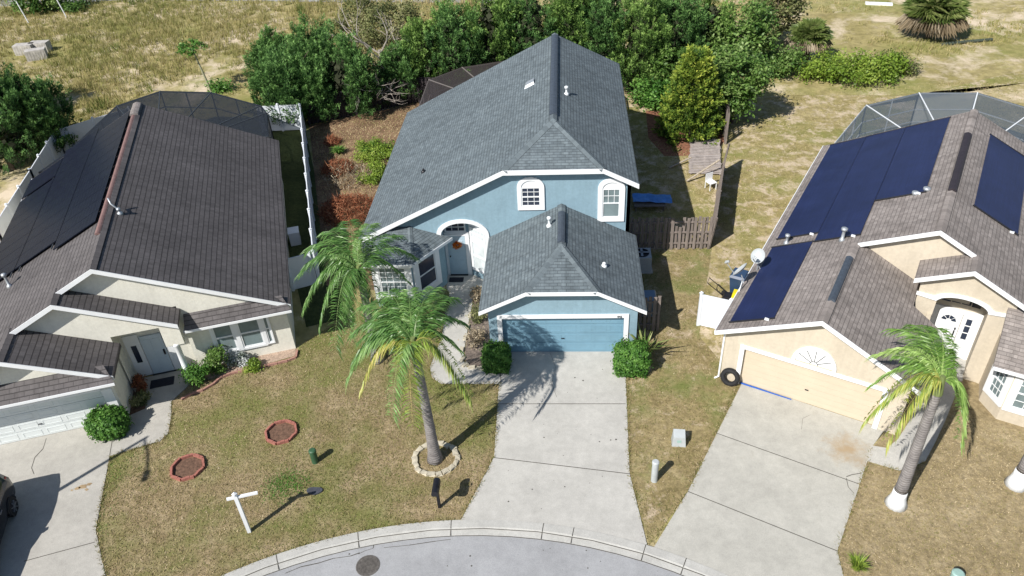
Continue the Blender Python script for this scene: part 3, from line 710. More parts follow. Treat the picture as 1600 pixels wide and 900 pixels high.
# angled sidelight wall beside the door (white)
ax0, ay0, ax1, ay1 = -4.28, 29.08, -3.44, 28.43; al = math.hypot(ax1 - ax0, ay1 - ay0); au = ((ax1 - ax0) / al, (ay1 - ay0) / al)
sw = MB(); sw.wall((ax0, ay0), au, [(0, 0), (al, 0), (al, 3.35), (0, 3.35)], (), .08); F.part('angled_entry_wall', sw, M['white'])
windowparts(F, (ax0, ay0), au, .14, al - .1, .45, 1.95, M['blind'], cols=0, d=.02, trimw=.06, fw=.045)
windowparts(F, (ax0, ay0), au, .14, al - .1, 2.12, 2.65, M['blind'], cols=4, rows=1, d=.02, trimw=.05, fw=.04)
bs = MB(); bs.wall((ax0, ay0), au, [(.02, .0), (al, .0), (al, .36), (.02, .36)], (), .01)
F.part('plinth', MB().hexa([(ax0, ay0 - .02, 0), (ax1, ay1 - .02, 0), (ax1 + .05, ay1 + .1, 0), (ax0 + .05, ay0 + .1, 0), (ax0, ay0 - .02, .34), (ax1, ay1 - .02, .34), (ax1 + .05, ay1 + .1, .34), (ax0 + .05, ay0 + .1, .34)]), M['bluewall'])
# arch trim
t = MB(); ao = archpts(-5.62, -3.31, 2.62, 3.41); an = archpts(-5.42, -3.5, 2.62, 3.24)
t.strip((0, WY), (1, 0), [(-3.31, .05)] + ao + [(-5.62, .05)], [(-3.5, .05)] + an + [(-5.42, .05)], 0, .06)
F.part('arch_trim', t, M['white'])
# front door
d = MB(); d.box(-5.30, -4.50, 29.05, 29.09, .06, 2.14)
for z0_, z1_ in ((.25, .85), (1.0, 1.9)):
    for xa, xb in ((-5.2, -4.95), (-4.85, -4.6)): d.box(xa, xb, 29.035, 29.05, z0_, z1_)
door = F.part('door', d, plain('pale_blue_door', (.40, .52, .60), .5, .04))
df = MB(); df.box(-5.42, -5.31, 29.03, 29.09, .04, 2.24); df.box(-4.49, -4.3, 29.03, 29.09, .04, 2.24); df.box(-5.31, -4.49, 29.03, 29.09, 2.15, 2.24)
df.box(-5.42, -4.3, 29.02, 29.08, 2.28, 2.34)
F.part('door_frame', df, M['white'])
h = MB(); h.lathe([(.03, 0), (.035, .03), (.02, .06)], 10, 0, (-5.22, 29.0, 1.05)); F.part('handle', h, M['black'], door)
th = MB(); th.box(-5.31, -4.49, 28.95, 29.05, .037, .06); F.part('threshold', th, M['black'])
windowparts(F, (0, 29.1), (1, 0), -5.33, -4.45, 2.38, 2.84, M['glassd'], cols=3, rows=2, d=.02, trimw=.03, fw=.03)
# upper windows
windowparts(F, (0, WY), (1, 0), -1.83, -1.03, 4.02, 4.93, M['glassd'], cols=3, rows=4, arch=True, trimw=.17)
windowparts(F, (0, WY), (1, 0), 1.55, 2.29, 3.42, 4.80, M['glassc'], cols=3, rows=4, arch=True, trimw=.19, half=True)
# bay
bx = [(-8.62, 28.4), (-8.22, 26.68), (-6.55, 26.68), (-5.38, 28.4)]
bw = MB()
for i, (a, b) in enumerate(zip(bx[:-1], bx[1:])):
    L_ = math.dist(a, b); u = ((b[0] - a[0]) / L_, (b[1] - a[1]) / L_)
    bw.wall(a, u, [(0, 0), (L_, 0), (L_, 2.45), (0, 2.45)], (), .12)
F.part('bay_wall', bw, M['bluewall'])
windowparts(F, (-8.22, 26.68), (1, 0), .25, 1.42, .62, 2.12, M['glassc'], cols=4, rows=6, trimw=.25)
a, b = bx[2], bx[3]; L_ = math.dist(a, b); u = ((b[0] - a[0]) / L_, (b[1] - a[1]) / L_)
windowparts(F, a, u, .36, 1.42, .62, 2.12, M['glassd'], cols=0, trimw=.28)
a, b = bx[0], bx[1]; L_ = math.dist(a, b); u = ((b[0] - a[0]) / L_, (b[1] - a[1]) / L_)
windowparts(F, a, u, .4, 1.35, .62, 2.12, M['glassd'], cols=0, trimw=.28)
br = MB(); A1, A2, B1, B2 = (-8.45, 26.3), (-6.40, 26.3), (-8.95, 28.38), (-4.95, 28.38); T1, T2 = (-7.5, 28.38), (-6.75, 28.38)
slope = .57 / 2.08
roofplane(br, [A1, A2, T2, T1], lambda x, y: 2.5 + (y - 26.3) * slope, .1)
def planez(p, q, r_):
    p, q, r_ = Vector(p), Vector(q), Vector(r_); n_ = (q - p).cross(r_ - p)
    return lambda x, y: p.z - (n_.x * (x - p.x) + n_.y * (y - p.y)) / n_.z
roofplane(br, [A2, B2, T2], planez((*A2, 2.5), (*B2, 2.5), (*T2, 3.07)), .1)
roofplane(br, [B1, A1, T1], planez((*A1, 2.5), (*B1, 2.5), (*T1, 3.07)), .1)
caps(br, (*A2, 2.5), (*T2, 3.07), .12); caps(br, (*A1, 2.5), (*T1, 3.07), .12)
F.part('bay_roof', br, M['roofblue'])
bf = MB(); rake(bf, (*A1, 2.5), (*A2, 2.5), .13); rake(bf, (*A2, 2.5), (*B2, 2.5), .13); rake(bf, (*B1, 2.5), (*A1, 2.5), .13); F.part('gutter', bf, M['white'])
# garage roof
rf = MB()
roofplane(rf, [(GEL, GYF), (gcl, GYF), (GX, GYR), (GX, 28.39), (GEL, 28.39)], gl)
roofplane(rf, [(GER, GYF), (GER, 28.39), (GX, 28.39), (GX, GYR), (gcr, GYF)], gr)
roofplane(rf, [(gcl, GYF), (gcr, GYF), (GX, GYR)], lambda x, y: GCZ + (y - GYF) * (GZ - GCZ) / (GYR - GYF))
caps(rf, (gcl, GYF, GCZ), (GX, GYR, GZ)); caps(rf, (gcr, GYF, GCZ), (GX, GYR, GZ)); caps(rf, (GX, GYR, GZ), (GX, 28.35, GZ))
roof = F.part('garage_roof', rf, M['roofblue'])
F.part('ridge_vent', ridgevent((GX - .02, 25.45, GZ + .02), (GX, 27.7, GZ + .02), .15), M['ventblue'], roof)
F.part('vent_pipe', pipevent(-.66, 27.1, gl(-.66, 0), .42), M['frame'], roof, smooth=True)
F.part('vent_pipe', pipevent(1.5, 25.0, gr(1.5, 0), .16, .035), M['frame'], roof, smooth=True)
fb = MB(); rake(fb, (GEL, GYF, gl(GEL, 0)), (gcl, GYF, GCZ), .15); rake(fb, (gcl, GYF, GCZ), (gcr, GYF, GCZ), .15); rake(fb, (gcr, GYF, GCZ), (GER, GYF, gr(GER, 0)), .15)
rake(fb, (GER, GYF, gr(GER, 0)), (GER, 28.39, gr(GER, 0)), .15, inset=True); rake(fb, (GEL, 28.39, gl(GEL, 0)), (GEL, GYF, gl(GEL, 0)), .15, inset=True)
F.part('garage_fascia', fb, M['white'])
t = MB(); t.strip((0, GY), (1, 0), [(-2.68, .04), (-2.68, 2.03), (2.41, 2.06), (2.41, .04)], [(-2.50, .04), (-2.50, 1.86), (2.23, 1.89), (2.23, .04)], 0, .05)
F.part('garage_trim', t, M['white'])
garagedoor(F, -2.50, 2.23, 23.68, .035, 1.92, M['bluedoor'])
text(F, '445', 2.05, 23.438, 1.915, .13, M['black'])
# ================================================================== LEFT HOUSE
DL = 18.37
F = Frame('cream_house', 'single-storey cream stucco house with dark brown shingle roof and stepped gables, at the left', 'house', (-9.1, 32), DL); FL = F
RX, RZ = -9.1, 5.65; EL, ER = -15.4, -2.8; YB = 41.5
zl = lambda x, y: RZ + .5 * (x - RX); zr = lambda x, y: RZ - .5 * (x - RX)
z2 = lambda x, y: 4.925 - .5 * (x + 10.55); z3 = lambda x, y: 4.075 - .5 * (x + 12.25)
rf = MB()
roofplane(rf, [(EL, 23.6), (-12.25, 23.6), (-12.25, 25.15), (-10.55, 25.15), (-10.55, 25.85), (RX, 25.85), (RX, YB), (EL, YB)], zl)
roofplane(rf, [(RX, 25.85), (ER, 25.85), (ER, YB), (RX, YB)], zr)
roofplane(rf, [(-10.55, 25.15), (-6.85, 25.15), (-6.85, 26.19), (-10.55, 26.19)], z2)
roofplane(rf, [(-12.25, 23.6), (-9.1, 23.6), (-9.1, 25.49), (-12.25, 25.49)], z3)
caps(rf, (RX, 25.85, RZ), (RX, YB, RZ)); caps(rf, (-10.55, 25.15, 4.925), (-10.55, 26.1, 4.925)); caps(rf, (-12.25, 23.6, 4.075), (-12.25, 25.4, 4.075))
# skirt roofs
sk = lambda y0: (lambda x, y: 2.55 + .55 * (y - y0))
roofplane(rf, [(-6.8, 25.55), (-2.8, 25.55), (-3.1, 26.19), (-6.8, 26.19)], lambda x, y: 2.43 + .55 * (y - 25.55), .1)
roofplane(rf, [(-15.4, 23.3), (-9.05, 23.3), (-9.4, 24.0), (-15.4, 24.0)], lambda x, y: 2.42 + .55 * (y - 23.3), .1)
roof = F.part('roof', rf, M['roofleft'])
rv = MB(); rv = ridgevent((RX - .12, 28.3, RZ + .02), (RX - .12, 39.9, RZ + .0), .10, .06); F.part('ridge_vent', rv, M['terra'], roof)
F.part('ridge_cap', ridgevent((RX - .1, 39.95, RZ + .02), (RX - .1, 41.45, RZ + .02), .2, .09), M['roofright'], roof)
F.part('vent_pipe', pipevent(-13.35, 29.3, zl(-13.35, 0), .6, .05), M['metal'], roof, smooth=True)
vp = pipevent(-8.7, 30.1, zr(-8.7, 0), .25, .04); vp.tube([(-8.7, 30.1, zr(-8.7, 0) + .2), (-8.95, 30.3, zr(-8.7, 0) + .4), (-9.0, 30.4, zr(-8.7, 0) + .62)], .035, 8)
F.part('vent_pipe', vp, M['metal'], roof, smooth=True)
fb = MB()
def rk(a, b, h=.17, i=False): rake(fb, a, b, h, inset=i)
rk((RX - 1.45, 25.85, zl(RX - 1.45, 0)), (RX, 25.85, RZ)); rk((RX, 25.85, RZ), (ER, 25.85, 2.5)); rk((ER, 25.85, 2.5), (ER, YB, 2.5), i=True); rk((EL, YB, 2.5), (EL, 23.6, 2.5))
rk((-12.25, 25.15, zl(-12.25, 0)), (-10.55, 25.15, 4.925)); rk((-10.55, 25.15, 4.925), (-6.85, 25.15, 3.075)); rk((-6.85, 25.15, 3.075), (-6.85, 26.19, 3.075), i=True)
rk((EL, 23.6, 2.5), (-12.25, 23.6, 4.075)); rk((-12.25, 23.6, 4.075), (-9.1, 23.6, 2.5)); rk((-9.1, 23.6, 2.5), (-9.1, 25.49, 2.5), i=True)
rk((ER, YB, 2.5), (RX, YB, RZ), i=True); rk((RX, YB, RZ), (EL, YB, 2.5), i=True)
rk((-6.8, 25.55, 2.43), (-2.8, 25.55, 2.43), .09); rk((-15.4, 23.3, 2.42), (-9.05, 23.3, 2.42), .09)
F.part('fascia', fb, M['white'])
w = MB()
w.wall((0, 26.2), (1, 0), [(-6.95, 0), (-3.1, 0), (-3.1, 2.52), (RX, 5.5), (-10.5, 4.8), (-10.5, 3.2), (-6.95, 3.2)], (), .15)
w.wall((0, 25.5), (1, 0), [(-9.35, 0), (-9.33, 0), (-9.33, 2.85), (-7.62, 2.85), (-7.62, 1.9), (-6.95, 1.9), (-6.95, 2.98), (-10.55, 4.78), (-12.3, 3.9), (-12.3, 2.4), (-9.35, 2.4)], (), .2)
w.wall((0, 24.0), (1, 0), [(-15.1, 2.2), (-9.42, 2.2), (-9.42, 2.52), (-12.25, 3.93), (-15.1, 2.5)], (), .15)
w.wall((0, 24.02), (1, 0), [(-15.1, 0), (-14.75, 0), (-14.75, 1.66), (-9.85, 1.66), (-9.85, 0), (-9.42, 0), (-9.42, 2.35), (-15.1, 2.35)], (), .2)
w.wall((-9.42, 0), (0, 1), [(24.22, 0), (26.45, 0), (26.45, 2.9), (24.22, 2.33)], (), .15)
w.wall((0, 26.45), (1, 0), [(-9.45, 0), (-6.95, 0), (-6.95, 3.0), (-9.45, 3.0)], (), .1)
w.face([(-9.4, 25.6, 2.88), (-6.95, 25.6, 2.88), (-6.95, 26.5, 2.88), (-9.4, 26.5, 2.88)])
w.wall((-3.1, 0), (0, 1), [(26.35, 0), (41.2, 0), (41.2, 2.5), (26.35, 2.5)], (), .15)
w.wall((-15.1, 0), (0, -1), [(-41.2, 0), (-24.2, 0), (-24.2, 2.5), (-41.2, 2.5)], (), .15)
w.wall((0, 41.2), (-1, 0), [(3.1, 0), (15.1, 0), (15.1, 2.5), (9.1, 5.4), (3.1, 2.5)], (), .15)
F.part('wall', w, M['cream'])
so = MB(); so.face([(-6.9, 25.62, 2.3), (-3.1, 25.62, 2.3), (-3.1, 26.2, 2.3), (-6.9, 26.2, 2.3)]); so.face([(-15.2, 23.35, 2.3), (-9.3, 23.35, 2.3), (-9.3, 24.02, 2.3), (-15.2, 24.02, 2.3)]); F.part('soffit', so, M['white'])
cl = MB(); cl.lathe([(.16, 0), (.16, .1), (.12, .14), (.11, 1.75), (.15, 1.8), (.15, 1.9)], 16, 0, (-7.28, 25.62, .03)); F.part('column', cl, M['white'], smooth=True)
g_ = garagedoor(F, -14.75, -9.85, 24.12, .035, 1.7, plain('white_garage_paint', (.66, .7, .70), .5, .06, 2), 6, 4)
t = MB(); t.box(-9.85, -9.5, 23.97, 24.02, .035, 1.68); t.box(-14.75, -9.85, 23.985, 24.02, 1.66, 1.74); F.part('garage_trim', t, M['white'])
text(F, '450', -10.2, 24.0, 2.0, .17, M['black'])
d = MB(); d.box(-8.72, -7.92, 26.38, 26.42, .05, 1.98)
for z0_, z1_ in ((.2, .8), (.95, 1.8)):
    for xa, xb in ((-8.6, -8.36), (-8.26, -8.02)): d.box(xa, xb, 26.365, 26.38, z0_, z1_)
dl_ = F.part('door', d, plain('pale_door_paint', (.5, .58, .64), .5, .04)); h = MB(); h.box(-8.04, -7.98, 26.33, 26.38, .95, 1.2); F.part('handle', h, M['black'], dl_)
df = MB(); df.box(-9.3, -8.75, 26.40, 26.44, .04, 2.1); df.box(-7.9, -7.6, 26.40, 26.44, .04, 2.1); F.part('door_frame', df, M['white'])
sl = MB(); sl.box(-9.12, -8.92, 26.385, 26.40, .75, 1.6); F.part('sidelight', sl, M['glassd'])
th = MB(); th.box(-8.75, -7.85, 26.3, 26.38, .04, .06); F.part('threshold', th, M['black'])
windowparts(F, (0, 26.2), (1, 0), -6.0, -5.25, .62, 2.05, M['glassc'], cols=0, trimw=.1, fw=.06)
windowparts(F, (0, 26.2), (1, 0), -5.05, -4.2, .62, 2.05, M['glassc'], cols=0, trimw=.1, fw=.06)
windowparts(F, (0, 26.2), (1, 0), -4.05, -3.85, .62, 2.05, M['glassc'], cols=0, trimw=.05, fw=.05)
# ================================================================== RIGHT HOUSE
DR = -27.74
F = Frame('tan_house', 'single-storey tan stucco house with taupe shingle roof and white-trimmed gables, at the right', 'house', (.56, 30), DR); FR = F
RX, RZ = .56, 5.5; EL, ER = -5.45, 6.57; YB = 38.4
zl = lambda x, y: RZ + .5 * (x - RX); zr = lambda x, y: RZ - .5 * (x - RX)
gz = zl(-2.01, 0); zg = lambda x, y: gz - .5 * (x + 2.01); ex = 1.92; ez = zr(ex, 0); ze = lambda x, y: ez + .5 * (x - ex)
rf = MB()
roofplane(rf, [(EL, 21.9), (-2.01, 21.9), (-2.01, 27.1), (RX, 27.1), (RX, YB), (EL, YB)], zl)
roofplane(rf, [(-2.01, 21.9), (1.43, 21.9), (1.43, 25.6), (.45, 25.9), (.45, 27.39), (-2.01, 27.39)], zg)
roofplane(rf, [(RX, 27.1), (ex, 27.1), (ex, 26.1), (3.75, 26.1), (3.75, 27.12), (ER, 24.3), (ER, YB), (RX, YB)], zr)
roofplane(rf, [(.22, 26.1), (ex, 26.1), (ex, 27.39), (.22, 27.39)], ze)
roofplane(rf, [(3.25, 24.3), (ER, 24.3), (3.75, 27.12), (3.55, 27.12), (3.55, 26.45), (3.25, 26.45)], lambda x, y: 2.5 + .5 * (y - 24.3))
caps(rf, (RX, 27.1, RZ), (RX, YB, RZ)); caps(rf, (-2.01, 21.9, gz), (-2.01, 27.1, gz)); caps(rf, (ex, 26.1, ez), (ex, 27.1, ez)); caps(rf, (ER, 24.3, 2.5), (3.75, 27.12, zr(3.75, 0)))
roof = F.part('roof', rf, M['roofright'])
F.part('ridge_vent', ridgevent((RX, 30.2, RZ + .02), (RX, 35.6, RZ + .02), .15, .08), M['ventbrown'], roof)
F.part('ridge_vent', ridgevent((-2.01, 23.1, gz + .02), (-2.01, 26.0, gz + .02), .13, .08), M['ventblue'], roof)
for vx, vy, hh, rr in ((-2.55, 27.55, .55, .06), (-4.62, 28.05, .42, .05), (-.62, 30.55, .1, .07), (-.28, 30.7, .12, .07)):
    F.part('vent_pipe', pipevent(vx, vy, zl(vx, 0) if vx < -.5 or vy > 28 else zl(vx, 0), hh, rr), M['metal'], roof, smooth=True)
fb = MB()
rk((EL, 21.9, 2.5), (-2.01, 21.9, gz)); rk((-2.01, 21.9, gz), (1.43, 21.9, zg(1.43, 0))); rk((1.43, 21.9, zg(1.43, 0)), (1.43, 25.6, zg(1.43, 0)), .12, True)
rk((-1.94, 27.1, zl(-1.94, 0)), (RX, 27.1, RZ)); rk((RX, 27.1, RZ), (1.85, 27.1, zr(1.85, 0)))
rk((.22, 26.1, ze(.22, 0)), (ex, 26.1, ez)); rk((ex, 26.1, ez), (3.75, 26.1, zr(3.75, 0))); rk((3.25, 24.3, 2.5), (ER, 24.3, 2.5), .12)
rk((EL, YB, 2.5), (EL, 21.9, 2.5), .13); rk((RX, YB, RZ), (EL, YB, 2.5), i=True); rk((ER, YB, 2.5), (RX, YB, RZ), i=True); rk((ER, 24.3, 2.5), (ER, YB, 2.5), i=True)
F.part('fascia', fb, M['white'])
w = MB()
w.wall((0, 22.3), (1, 0), [(-5.13, 0), (-4.4, 0), (-4.4, 1.78), (.33, 1.78), (.33, 0), (1.1, 0), (1.1, zg(1.1, 0) - .16), (-2.01, gz - .17), (-5.13, zl(-5.13, 0) - .16)], (), .22)
w.wall((-5.13, 0), (0, -1), [(-38.1, 0), (-22.52, 0), (-22.52, 2.45), (-38.1, 2.45)], (), .15)
w.wall((1.1, 0), (0, 1), [(22.52, 0), (26.4, 0), (26.4, 2.5), (22.52, 2.5)], (), .15)
w.wall((0, 27.4), (1, 0), [(-2.0, 2.6), (2.2, 2.6), (2.2, zr(2.2, 0) - .16), (RX, RZ - .17), (-2.0, zl(-2.0, 0) - .16)], (), .15)
ea = [(1.12, .02), (2.76, .02), (2.76, 3.12)] + [(1.93 + .83 * math.cos(PI * k / 12), 3.12 + .38 * math.sin(PI * k / 12)) for k in range(1, 12)] + [(1.12, 3.12)]
ea = [(1.12, .02), (2.76, .02)] + [(1.94 + .82 * math.cos(PI * k / 12), 3.1 + .36 * math.sin(PI * k / 12)) for k in range(0, 13)]
w.wall((0, 26.4), (1, 0), [(.47, 0), (3.5, 0), (3.5, zr(3.5, 0) - .16), (ex, ez - .17), (.47, ze(.47, 0) - .16)], [ea], .2)
w.wall((.47, 0), (0, -1), [(-27.4, 2.4), (-26.6, 2.4), (-26.6, 3.8), (-27.4, 3.8)], (), .1)
w.wall((3.5, 0), (0, 1), [(26.6, 0), (27.4, 0), (27.4, 3.6), (26.6, 3.6)], (), .1)
w.wall((0, 27.6), (1, 0), [(.9, 0), (3.3, 0), (3.3, 3.7), (.9, 3.7)], (), .1)
w.face([(2.78, 26.6, 0), (2.78, 27.6, 0), (2.78, 27.6, 3.7), (2.78, 26.6, 3.7)]); w.face([(1.1, 26.6, 0), (1.1, 27.6, 0), (1.1, 27.6, 3.7), (1.1, 26.6, 3.7)])
w.face([(1.0, 26.5, 3.6), (3.0, 26.5, 3.6), (3.0, 27.7, 3.6), (1.0, 27.7, 3.6)])
w.wall((0, 38.1), (-1, 0), [(-6.3, 0), (5.13, 0), (5.13, 2.4), (-RX, 5.3), (-6.3, 2.4)], (), .15)
bxr = [(3.32, 26.4), (3.4, 25.45), (4.0, 24.72), (5.9, 24.72), (6.3, 25.4)]
for a, b in zip(bxr[:-1], bxr[1:]):
    L_ = math.dist(a, b); u = ((b[0] - a[0]) / L_, (b[1] - a[1]) / L_); w.wall(a, u, [(0, 0), (L_, 0), (L_, 2.45), (0, 2.45)], (), .12)
w.wall((6.3, 0), (0, 1), [(25.4, 0), (38.1, 0), (38.1, 2.45), (25.4, 2.45)], (), .15)
F.part('wall', w, M['tan'])
a, b = bxr[1], bxr[2]; L_ = math.dist(a, b); u = ((b[0] - a[0]) / L_, (b[1] - a[1]) / L_)
windowparts(F, a, u, .2, L_ - .18, .75, 2.1, M['glassc'], cols=3, rows=4, trimw=.17)
windowparts(F, bxr[2], (1, 0), .22, 1.3, .75, 2.1, M['glassc'], cols=3, rows=4, trimw=.2)
t = MB(); t.strip((0, 22.3), (1, 0), [(-4.56, .04), (-4.56, 1.92), (.5, 1.92), (.5, .04)], [(-4.4, .04), (-4.4, 1.78), (.33, 1.78), (.33, .04)], 0, .05); F.part('garage_trim', t, M['white'])
garagedoor(F, -4.4, .33, 22.42, .04, 1.82, M['tandoor'], 1, 7, small=True)
lu = MB(); lc = (-2.0, 2.0)
A = [(lc[0] + .76 * math.cos(PI * k / 18), lc[1] + .76 * math.sin(PI * k / 18)) for k in range(19)]; B_ = [(lc[0] + .64 * math.cos(PI * k / 18), lc[1] + .64 * math.sin(PI * k / 18)) for k in range(19)]
lu.strip((0, 22.3), (1, 0), A, B_, 0, .07); lu.tess([B_], lambda a, b, d_: (a, 22.285, b))
LN = F.part('lunette', lu, M['white']); FR_xf = F.xf
for k in range(1, 6):
    ri = MB()
    a = PI * k / 6; ri.beam((lc[0] + .12 * math.cos(a), 22.272, lc[1] + .12 * math.sin(a)), (lc[0] + .63 * math.cos(a), 22.272, lc[1] + .63 * math.sin(a)), 0.018, .014, 0, (0, 1, 0)); ri.build('spoke', M['joint'], LN, FR_xf)
ri = MB()
A2_ = [(lc[0] + .14 * math.cos(PI * k / 12), lc[1] + .14 * math.sin(PI * k / 12)) for k in range(13)]; B2_ = [(lc[0] + .125 * math.cos(PI * k / 12), lc[1] + .125 * math.sin(PI * k / 12)) for k in range(13)]
ri.strip((0, 22.28), (1, 0), A2_, B2_, 0, .012); F.part('hub', ri, M['joint'], LN)
t = MB(); up = [(.42, 3.3), (.95, 3.28)] + [(1.94 - .92 * math.cos(PI * k / 12), 3.24 + .34 * math.sin(PI * k / 12)) for k in range(1, 12)] + [(2.95, 3.24), (3.5, 3.3)]
dn = [(.42, 3.18), (1.1, 3.12)] + [(1.94 - .82 * math.cos(PI * k / 12), 3.1 + .36 * math.sin(PI * k / 12) - .0) for k in range(1, 12)] + [(2.76, 3.10), (3.5, 3.18)]
t.strip((0, 26.4), (1, 0), up, dn, 0, .06); F.part('arch_trim', t, M['white'])
d = MB(); d.box(1.36, 2.15, 27.54, 27.58, .05, 2.02)
for z0_, z1_ in ((.2, .75), (.9, 1.5)):
    for xa, xb in ((1.46, 1.70), (1.80, 2.04)): d.box(xa, xb, 27.525, 27.54, z0_, z1_)
D = F.part('door', d, M['white']); h = MB(); h.box(2.02, 2.06, 27.47, 27.53, .95, 1.25); h.box(2.02, 2.07, 27.47, 27.53, 1.32, 1.38); F.part('handle', h, M['black'], D)
fan = MB()
for k in range(4):
    a0_, a1_ = PI * (k + .08) / 4, PI * (k + .92) / 4
    fan.face([(1.75 + r_ * math.cos(a_), 27.52, 1.62 + r_ * math.sin(a_)) for r_, a_ in ((.1, a0_), (.26, a0_), (.26, a1_), (.1, a1_))])
F.part('fanlight', fan, M['glassd'], D)
df = MB(); df.box(1.12, 1.34, 27.52, 27.59, .04, 2.2); df.box(2.17, 2.28, 27.52, 27.59, .04, 2.2); df.box(2.28, 2.54, 27.54, 27.59, .04, 2.2); df.box(2.54, 2.78, 27.52, 27.59, .04, 2.2); df.box(1.34, 2.17, 27.52, 27.59, 2.04, 2.2); df.box(2.28, 2.54, 27.52, 27.54, 2.0, 2.2)
F.part('door_frame', df, M['white'])
sl = MB()
for z_ in (.95, 1.28, 1.61): sl.box(2.32, 2.50, 27.525, 27.54, z_, z_ + .27)
F.part('sidelight', sl, M['glassd'])
tw = MB()
for k in range(4): xa = 1.32 + k * .33; tw.box(xa, xa + .29, 27.57, 27.60, 2.42 + .03 * math.sin(k), 2.72)
F.part('transom_window', tw, M['glassd'])
pl = MB(); pl.box(1.12, 2.78, 26.2, 27.6, .03, .055); F.part('porch_slab', pl, M['conc'])
ds = MB(); ds.tube([(-5.18, 22.27, 2.35), (-5.18, 22.27, .1), (-5.3, 22.15, .05)], .04, 8); F.part('downspout', ds, M['white'])

# ------------------------------------------------------------------ solar panels (left roof)
F = FL; w = F.world(-12.3, 35, 0)
pvroot = thing('solar_array', 'large black photovoltaic array on the left slope of the dark brown roof', 'solar panels', (w[0], w[1], 0), math.radians(DL), None)
xfp = lambda p: (p[0] + 12.3, p[1] - 35, p[2])
zL = lambda x: 5.65 + .5 * (x + 9.1)
def panel(x0, x1, y0, y1, mat, name, parent, xf, zf, gap=.015, lift=.10, th=.04):
    g = MB(); x0 += gap; x1 -= gap; y0 += gap; y1 -= gap
    g.hexa([(x0, y0, zf(x0) + lift), (x1, y0, zf(x1) + lift), (x1, y1, zf(x1) + lift), (x0, y1, zf(x0) + lift),
            (x0, y0, zf(x0) + lift + th), (x1, y0, zf(x1) + lift + th), (x1, y1, zf(x1) + lift + th), (x0, y1, zf(x0) + lift + th)])
    o = g.build(name, mat, parent, xf); return o
cols_ = [(-15.3, -13.37), (-13.37, -11.42), (-11.42, -9.5)]
for ci, (a, b) in enumerate(cols_):
    ys = 30.35 if ci < 2 else 29.6
    n = 10 if ci < 1 else 11
    for k in range(n):
        y0 = ys + k * 1.03
        if ci == 0 and k >= 8: y0 += .28
        panel(a, b, y0, y0 + 1.03, M['pv'], 'panel', pvroot, xfp, zL)
rl = MB()
for a in (-15.0, -13.5, -13.1, -11.6, -11.2, -9.75): rl.beam((a, 30.0, zL(a) + .08), (a, 40.3, zL(a) + .08), .04, .04)
rl.build('rail', M['framed'], pvroot, xfp)
# pool heating mats (right roof)
F = FR
zRl = lambda x: 5.5 + .5 * (x - .56); zRr = lambda x: 5.5 - .5 * (x - .56)
def heatmat(x0, x1, y0, y1, zf, label, nsub):
    w = F.world((x0 + x1) / 2, (y0 + y1) / 2, 0); cx, cy = (x0 + x1) / 2, (y0 + y1) / 2
    r_ = thing('pool_heating_mat', label, 'solar mat', w, math.radians(DR), 'navy pool heating mats on the taupe roof')
    xf = lambda p: (p[0] - cx, p[1] - cy, p[2])
    for k in range(nsub):
        a = x0 + (x1 - x0) * k / nsub; b = x0 + (x1 - x0) * (k + 1) / nsub
        panel(a, b, y0, y1, M['matnavy'], 'absorber', r_, xf, zf, .008, .03, .03)
    for yy in (y0 - .03, y1 + .03): hd = MB(); hd.tube([(x0 - .02, yy, zf(x0) + .06), (x1 + .02, yy, zf(x1) + .06)], .028, 8); hd.build('header_pipe', M['black'], r_, xf)
    ft = MB(); ft.box(x1 - .3, x1 - .15, y0 - .12, y0 - .04, zf(x1 - .2) + .02, zf(x1 - .2) + .08); ft.build('coupling', M['frame'], r_, xf)
heatmat(-5.1, -3.6, 22.35, 27.75, zRl, 'lowest navy pool heating mat, behind the two satellite dishes', 1)
heatmat(-5.1, -3.56, 28.5, 38.1, zRl, 'leftmost long navy pool heating mat along the left eave', 1)
heatmat(-3.56, -1.98, 27.75, 38.1, zRl, 'long navy pool heating mat reaching down to the thick vent pipe', 1)
heatmat(-1.98, -.30, 30.55, 38.1, zRl, 'shorter navy pool heating mat just left of the ridge', 1)
heatmat(1.40, 3.1, 30.2, 36.9, zRr, 'navy pool heating mat on the slope right of the ridge', 1)

# ------------------------------------------------------------------ satellite dishes
def dish(x, y, z, ang, label, scale=1.0, face=True):
    w = FR.world(x, y, z); t_ = thing('satellite_dish', label, 'satellite dish', w, math.radians(ang), 'satellite dishes on the left eave')
    m = MB(); m.tube([(0, 0, 0), (0, 0, .45), (0, -.08, .62)], .025, 8); m.tube([(.25, 0, -.02), (0, 0, .35)], .015, 6); m.build('mast', M['metal'], t_)
    # reflector: shallow bowl facing local -Y and up
    R_ = .36 * scale; el = math.radians(38); n_ = Vector((0, -math.cos(el), math.sin(el))); c = Vector((0, -.1, .78)); a = Vector((1, 0, 0)); b = n_.cross(a)
    rings = []; bw_ = MB()
    for i in range(6):
        r_ = R_ * i / 5; off = .09 * (i / 5) ** 2
        rings.append([c + (a * math.cos(2 * PI * k / 24) * 1.0 + b * math.sin(2 * PI * k / 24) * 1.1) * r_ + n_ * off for k in range(24)])
    for i in range(5):
        for k in range(24):
            q = [rings[i][k], rings[i][(k + 1) % 24], rings[i + 1][(k + 1) % 24], rings[i + 1][k]]
            bw_.face(q); bw_.face([p - n_ * .012 for p in q][::-1])
    bw_.build('reflector', M['greybox'], t_, smooth=False)
    ar = MB(); ar.tube([c - b * R_ * 1.0 + n_ * .02, c - b * R_ * .7 + n_ * .62], .018, 6); ar.build('feed_arm', M['metal'], t_)
    l = MB(); p = c - b * R_ * .7 + n_ * .62; l.tube([p, p + b * .12 - n_ * .06], .05, 8); l.tube([p + a * .06, p + a * .1 + b * .1], .04, 8); l.build('receiver', M['greybox'], t_)
